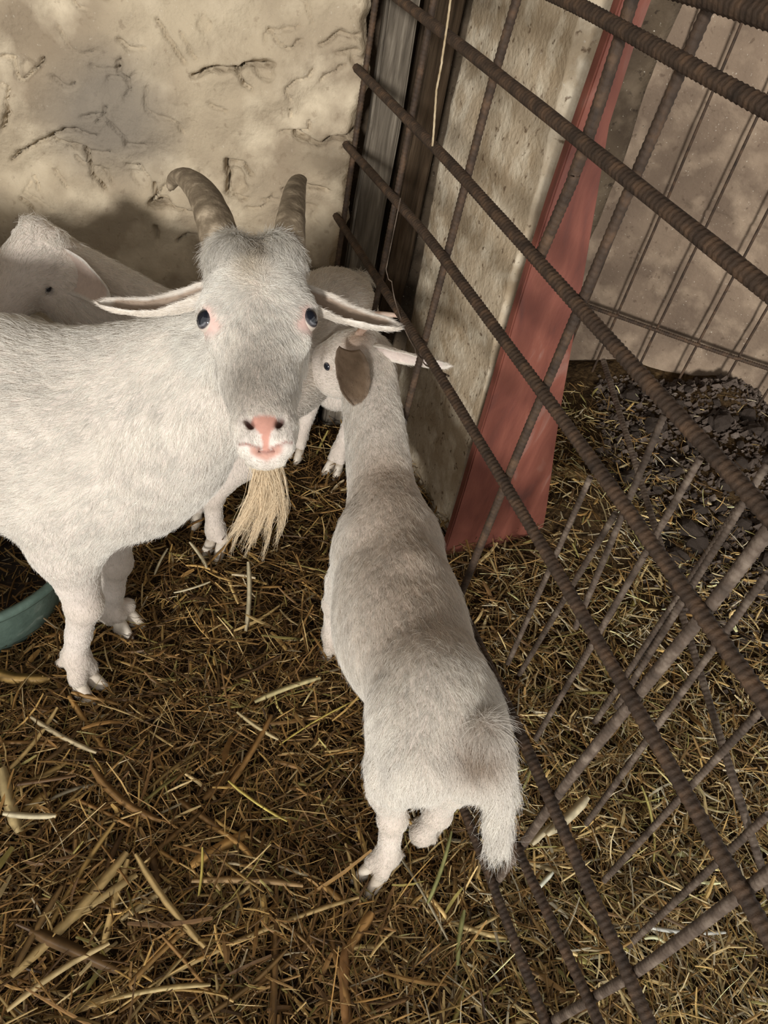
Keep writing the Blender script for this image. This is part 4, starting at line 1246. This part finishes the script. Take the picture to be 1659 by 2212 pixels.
TC = V(-0.800, 0.925, -0.012)
tub = empty('feed_tub', tuple(TC))
tag(tub, 'round green plastic feed tub under the horned goat', 'tub')
M_GREEN = ramp_mat('green_plastic', [(0.3, (0.070, 0.105, 0.085)), (0.6, (0.105, 0.155, 0.125)), (0.85, (0.30, 0.34, 0.29))], 16, 10, 0.6, 0.25, 90, 0.3, distort=1.2)
M_TUBSHADE = ramp_mat('tub_inside_shade', [(0.3, (0.016, 0.012, 0.009)), (0.7, (0.045, 0.034, 0.026))], 30, 8, 0.9, 0.5, 60, 0.1)  # shade inside the tub, put into a dark inner colour
lathe('shell', [(0.0, 0.002), (0.170, 0.0), (0.176, 0.006), (0.192, 0.06), (0.208, 0.128), (0.214, 0.150)], TC, M_GREEN, tub, wob=0.006)
lathe('rim', [(0.208, 0.142), (0.219, 0.142), (0.222, 0.149), (0.221, 0.157), (0.214, 0.161), (0.206, 0.157), (0.205, 0.148), (0.208, 0.142)], TC, M_GREEN, tub, wob=0.006)
lathe('tub_inside', [(0.207, 0.152), (0.202, 0.128), (0.186, 0.06), (0.170, 0.014), (0.150, 0.010), (0.0, 0.012)], TC, M_TUBSHADE, tub, wob=0.006)


# ------------------------------------------------------------------ straw
PALETTE = np.array([(0.30, 0.195, 0.080), (0.22, 0.135, 0.055), (0.52, 0.42, 0.225), (0.60, 0.52, 0.33), (0.125, 0.075, 0.034), (0.29, 0.27, 0.105), (0.40, 0.29, 0.12), (0.50, 0.47, 0.38)])


def straw_arrays(c, yaw, pitch, L, w, bend, kink, roll, col, seg=3, thick=0.22):
    """flattened three-sided stalks; all arguments are arrays of length N"""
    N = len(L)
    d = np.stack([np.cos(yaw) * np.cos(pitch), np.sin(yaw) * np.cos(pitch), np.sin(pitch)], 1)
    s = np.stack([-np.sin(yaw), np.cos(yaw), np.zeros(N)], 1)
    up = np.cross(d, s)
    sr = s * np.cos(roll)[:, None] + up * np.sin(roll)[:, None]; ur = np.cross(d, sr)
    vs_ = []
    for k in range(seg + 1):
        t = k / seg
        off = (t - 0.5) * L
        p = c + d * off[:, None] + s * (bend * L * (4 * (t - 0.5) ** 2))[:, None] + up * (kink * L * np.abs(t - 0.5) * 2 * (t > 0.5))[:, None]
        ww = (w * (1.0 if 0 < k < seg else 0.62))[:, None]
        vs_.append(np.stack([p - sr * ww * 0.5, p + ur * ww * thick, p + sr * ww * 0.5], 1))
    verts = np.stack(vs_, 1)                                     # N, seg+1, 3, 3
    base = (np.arange(N) * (seg + 1) * 3)[:, None]
    fs_ = []
    for k in range(seg):
        for e in range(3):
            e2 = (e + 1) % 3
            fs_.append(np.stack([base[:, 0] + k * 3 + e, base[:, 0] + k * 3 + e2, base[:, 0] + k * 3 + 3 + e2, base[:, 0] + k * 3 + 3 + e], 1))
    faces = np.stack(fs_, 1).reshape(-1, 4)
    cols = np.repeat(col, (seg + 1) * 3, axis=0)
    return verts.reshape(-1, 3), faces, cols


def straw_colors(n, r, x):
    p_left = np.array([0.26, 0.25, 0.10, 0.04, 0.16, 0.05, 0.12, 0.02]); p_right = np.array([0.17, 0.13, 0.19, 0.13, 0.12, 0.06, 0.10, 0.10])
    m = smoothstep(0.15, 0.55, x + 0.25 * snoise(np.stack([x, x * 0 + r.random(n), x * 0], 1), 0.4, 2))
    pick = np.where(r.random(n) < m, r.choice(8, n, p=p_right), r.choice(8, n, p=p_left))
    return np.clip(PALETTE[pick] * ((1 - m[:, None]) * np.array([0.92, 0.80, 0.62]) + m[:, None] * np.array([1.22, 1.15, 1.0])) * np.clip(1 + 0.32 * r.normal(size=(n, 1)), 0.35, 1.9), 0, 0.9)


def spots(n, r):
    X, Y = [], []
    while sum(map(len, X)) < n:
        x = r.uniform(-1.45, 1.5, n); y = r.uniform(0.05, 2.35, n)
        d2 = (x - 0.1) ** 2 + y ** 2 + 0.5
        wall = (np.stack([x, y], 1) - B0[:2]) @ BN[:2] > 0.01
        rub = smoothstep(0.85, 1.25, x + 0.55 * (y - 1.6)) * smoothstep(1.1, 1.6, y + 0.25 * x)
        k = (r.random(n) < 1.05 / d2) & (wall | (x > 0.1)) & (r.random(n) > 0.93 * rub)
        X.append(x[k]); Y.append(y[k])
    return np.concatenate(X)[:n], np.concatenate(Y)[:n]


n_s = 66000
r_ = np.random.default_rng(77)
sx, sy = spots(n_s, r_)
L = np.clip(r_.lognormal(math.log(0.036), 0.55, n_s), 0.010, 0.16)
w = np.clip(r_.lognormal(math.log(0.0021), 0.50, n_s), 0.0008, 0.0085) * np.clip(L / 0.03, 0.7, 1.3)
layer = r_.random(n_s) ** 1.4
c = np.stack([sx, sy, gh(sx, sy) + 0.001 + 0.026 * layer], 1)
pitch = r_.normal(size=n_s) * 0.20
c[:, 2] += np.abs(np.sin(pitch)) * L * 0.35
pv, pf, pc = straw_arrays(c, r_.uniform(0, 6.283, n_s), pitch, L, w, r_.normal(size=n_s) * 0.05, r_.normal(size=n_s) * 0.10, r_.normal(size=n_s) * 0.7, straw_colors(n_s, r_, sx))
bed = link('straw_bedding', mesh_np('straw_bedding', pv, pf, False, pc), M_STRAW)
tag(bed, 'deep chopped straw bedding covering the whole pen floor', 'straw', kind='stuff')


def loose_straw(a, b, w, col, label, group=None, lift=0.03, bend=0.04, kink=0.0, name='straw_stalk', seed=0):
    r = np.random.default_rng(seed)
    a, b = np.asarray(a, float), np.asarray(b, float)
    m = (a + b) / 2; d = b - a; Ln = np.linalg.norm(d)
    yaw = math.atan2(d[1], d[0]); pt = math.asin(d[2] / Ln)
    one = lambda v: np.array([v], float)
    v, f, cc = straw_arrays((m - m)[None, :], one(yaw), one(pt), one(Ln), one(w), one(bend), one(kink), one(r.normal() * 0.35), np.array([col], float), seg=6)
    cc = cc * np.clip(1 + 0.12 * r.normal(size=(len(cc), 1)), 0.6, 1.3)
    o = link(name, mesh_np(name, v, f, True, np.clip(cc, 0, 0.95)), M_STRAW)
    o.location = tuple(m)
    tag(o, label, 'straw', group)
    return o


PALE, GOLD, BROWN, OLIVE, YEL = (0.66, 0.57, 0.37), (0.42, 0.29, 0.12), (0.26, 0.16, 0.07), (0.36, 0.36, 0.14), (0.58, 0.46, 0.12)
key = [  # pixel ends, heights above the ground, width, colour, label
    ((541, 1214), (536, 1365), 0.075, 0.030, 0.0105, PALE, 'pale flat straw piece propped upright in front of the horned goat'),
    ((376, 1282), (455, 1258), 0.034, 0.034, 0.006, PALE, 'short pale straw bit below the beard, on top of darker straw'),
    ((280, 1846), (30, 2115), 0.034, 0.030, 0.017, GOLD, 'broad golden brown blade pointing to the near corner of the pen'),
    ((286, 1850), (436, 2052), 0.040, 0.030, 0.0125, GOLD, 'broad blade meeting the golden brown blade in a sharp bend'),
    ((335, 2105), (770, 1925), 0.030, 0.034, 0.009, GOLD, 'very long straw stalk running towards the young goat\'s hind hoof'),
    ((490, 1690), (618, 1778), 0.036, 0.034, 0.0065, YEL, 'bright yellow stalk lying alone in the middle of the bedding'),
    ((412, 1170), (450, 1226), 0.040, 0.036, 0.0075, PALE, 'pale straw piece beside the rear goat\'s front hoof'),
    ((360, 1184), (331, 1242), 0.050, 0.036, 0.006, PALE, 'pale bent straw sliver next to the horned goat\'s front leg'),
    ((980, 1798), (928, 1955), 0.040, 0.030, 0.0095, OLIVE, 'green-yellow leaf blade just behind the young goat\'s hooves'),
    ((1182, 1806), (1272, 1724), 0.040, 0.040, 0.020, PALE, 'wide pale husk chip lying beside the young goat\'s tail'),
    ((1146, 1822), (1200, 1774), 0.036, 0.036, 0.015, PALE, 'smaller pale husk chip between the fence bars near the tail'),
    ((1396, 2008), (1570, 2020), 0.030, 0.030, 0.0075, (0.62, 0.62, 0.56), 'silvery straight stalk beyond the lowest fence bars'),
    ((600, 1604), (772, 1505), 0.034, 0.036, 0.004, YEL, 'thin curved yellow stalk reaching towards the young goat\'s belly'),
    ((62, 1552), (205, 1630), 0.032, 0.032, 0.009, (0.46, 0.37, 0.22), 'flat tan stalk lying in front of the horned goat\'s near hoof'),
    ((548, 1512), (690, 1460), 0.040, 0.034, 0.011, (0.52, 0.44, 0.22), 'crumpled pale leaf on the straw between the two front goats'),
    ((742, 2045), (748, 2230), 0.028, 0.026, 0.021, (0.26, 0.13, 0.045), 'wide reddish brown leaf at the very front of the pen'),
    ((120, 1765), (5, 1760), 0.034, 0.034, 0.010, PALE, 'pale straight stalk at the pen\'s open side, level with the tail'),
    ((510, 1540), (600, 1600), 0.036, 0.034, 0.0075, (0.48, 0.38, 0.2), 'tan straw piece lying parallel to the yellow stalk'),
    ((415, 1895), (655, 1905), 0.032, 0.032, 0.012, (0.32, 0.20, 0.085), 'brown horizontal leaf blade above the very long stalk'),
    ((905, 1560), (1010, 1610), 0.03, 0.03, 0.004, PALE, 'thin pale stem under the young goat\'s belly'),
    ((440, 1830), (432, 1935), 0.046, 0.034, 0.0045, YEL, 'thin yellow sliver standing out over brown leaves'),
    ((0, 1660), (38, 1800), 0.036, 0.030, 0.020, (0.40, 0.30, 0.14), 'broad tan leaf cut by the picture edge near the bucket side'),
    ((245, 2150), (455, 2120), 0.034, 0.034, 0.010, (0.50, 0.38, 0.17), 'pale broken stalk in the front heap of straw'),
    ((1000, 1965), (985, 2085), 0.034, 0.030, 0.008, OLIVE, 'greenish blade lying against the lowest fence bar'),
]
for i, (pa, pb, ha, hb, wd, cc, lab) in enumerate(key):
    def gp(p, h):
        q = atz(*p, 0.0)
        return atz(*p, float(gh(q[0], q[1])) + h)
    loose_straw(gp(pa, ha), gp(pb, hb), wd, cc, lab, None, bend=0.03 if i % 2 else -0.03, seed=i)
zones = [
    (-0.85, -0.10, 0.22, 0.75, 80, 1.35, 'dry brown blade in the open straw in front of the horned goat', 'blades on the open bedding'),
    (-0.15, 0.30, 0.20, 0.55, 34, 1.25, 'dry blade in the near straw behind the young goat\'s hooves', 'blades behind the young goat'),
    (-0.45, 0.00, 0.85, 1.30, 22, 0.8, 'tan straw blade on the bedding under the beard', 'blades below the beard'),
    (0.32, 0.85, 0.35, 1.15, 46, 0.75, 'pale straw blade lying on the far side of the rebar fence', 'blades behind the fence'),
    (0.25, 0.85, 1.15, 1.75, 30, 0.6, 'pale straw stem in the hay heap at the foot of the red board', 'stems below the red board'),
]
r_ = np.random.default_rng(303)
for x0, x1, y0, y1, n, sc, lab, grp in zones:
    for k in range(n):
        x, y = r_.uniform(x0, x1), r_.uniform(y0, y1)
        Ln = float(np.clip(r_.lognormal(math.log(0.085), 0.35), 0.04, 0.19)) * sc; yaw = r_.uniform(0, 6.283)
        h0, h1 = r_.uniform(0.018, 0.036, 2)
        dx, dy = math.cos(yaw) * Ln / 2, math.sin(yaw) * Ln / 2
        a = V(x - dx, y - dy, float(gh(x - dx, y - dy)) + h0); b = V(x + dx, y + dy, float(gh(x + dx, y + dy)) + h1)
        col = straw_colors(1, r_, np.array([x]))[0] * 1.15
        loose_straw(a, b, float(np.clip(r_.lognormal(math.log(0.0068), 0.4), 0.003, 0.016)) * sc, np.clip(col, 0, 0.85), lab, grp, bend=r_.normal() * 0.05, kink=r_.normal() * 0.06, seed=1000 + k, name='straw_stalk')

# ------------------------------------------------------------------ rubble
M_CLOD = ramp_mat('dry_clod', [(0.3, (0.060, 0.045, 0.036)), (0.6, (0.125, 0.098, 0.080)), (0.8, (0.26, 0.215, 0.18))], 25, 8, 0.95, 0.9, 70, 0.05, bump_dist=0.006)
clods = []
for q in range(6):
    bm = bmesh.new(); bmesh.ops.create_icosphere(bm, subdivisions=2, radius=1.0)
    for v in bm.verts:
        p = v.co * 1.3 + Vector((q * 7.1, 0, 0))
        v.co *= 1 + 0.38 * noise.noise(p) + 0.16 * noise.noise(p * 2.7)
        v.co.z *= 0.75
    me = bpy.data.meshes.new('clod'); bm.to_mesh(me); bm.free(); me.materials.append(M_CLOD); clods.append(me)
r_ = np.random.default_rng(9)
cnt = 0
while cnt < 170:
    x, y = r_.uniform(0.70, 1.55), r_.uniform(1.25, 2.35)
    if (V(x, y, 0) - A0) @ AN < 0.10 or x + 0.55 * (y - 1.6) < 0.78: continue
    sz = float(np.clip(r_.lognormal(math.log(0.020), 0.4), 0.009, 0.05))
    o = bpy.data.objects.new('clod', clods[cnt % 6]); COL.objects.link(o)
    o.location = (x, y, float(gh(x, y)) + sz * 0.35); o.scale = (sz, sz * r_.uniform(0.7, 1.2), sz)
    o.rotation_euler = (r_.uniform(-0.4, 0.4), r_.uniform(-0.4, 0.4), r_.uniform(0, 6.28))
    tag(o, 'dark dry earth clod in the rubble heap beyond the fence', 'clod', 'clods in the rubble heap'); cnt += 1
# crumbs too small to pick out
ico = np.array([(0, 0, 1), (1, 0, 0), (0, 1, 0), (-1, 0, 0), (0, -1, 0), (0, 0, -1)], float)
icf = np.array([(0, 1, 2), (0, 2, 3), (0, 3, 4), (0, 4, 1), (5, 2, 1), (5, 3, 2), (5, 4, 3), (5, 1, 4)])
nc_ = 11000
x = r_.uniform(0.62, 1.7, nc_); y = r_.uniform(1.1, 2.4, nc_); k = x + 0.55 * (y - 1.6) > 0.74 + 0.1 * r_.normal(size=nc_); x, y = x[k], y[k]
sz = np.clip(r_.lognormal(math.log(0.0055), 0.5, len(x)), 0.002, 0.014)
jit = 1 + 0.35 * r_.normal(size=(len(x), 6, 1))
cv = np.stack([x, y, gh(x, y) + sz * 0.3], 1)[:, None, :] + ico[None] * jit * sz[:, None, None]
cf = (np.arange(len(x)) * 6)[:, None, None] + icf[None]
rb = link('rubble', mesh_np('rubble', cv.reshape(-1, 3), cf.reshape(-1, 3), False), M_CLOD)
tag(rb, 'fine crumbled earth scattered over the rubble heap', 'rubble', kind='stuff')

# ------------------------------------------------------------------ twine and wire
M_TWINE = ramp_mat('twine', [(0.3, (0.30, 0.22, 0.12)), (0.7, (0.55, 0.45, 0.30))], 60, 6, 0.9)
o = link('twine', bar_mesh('twine', [fp(0.98, 1.32, -0.012), fp(0.985, 1.20, -0.014), fp(0.955, 1.10, -0.013), fp(0.965, 1.02, -0.008), fp(0.93, 0.96, -0.012), fp(0.925, 0.945, -0.012)], 0.0019, 0.0002, 0.012, 6), M_TWINE)
tag(o, 'frayed pale twine hanging down the fence near the stone slab', 'twine')
o = link('wire', bar_mesh('wire', [fp(1.00, 0.83, -0.02), fp(0.98, 0.70, -0.03), fp(0.90, 0.60, 0.0), fp(0.80, 0.60, 0.01), fp(0.70, 0.64, 0.01)], 0.0011, 0.0001, 0.02, 6), M_RUST2)
tag(o, 'thin loose wire curving between the fence bars', 'wire')
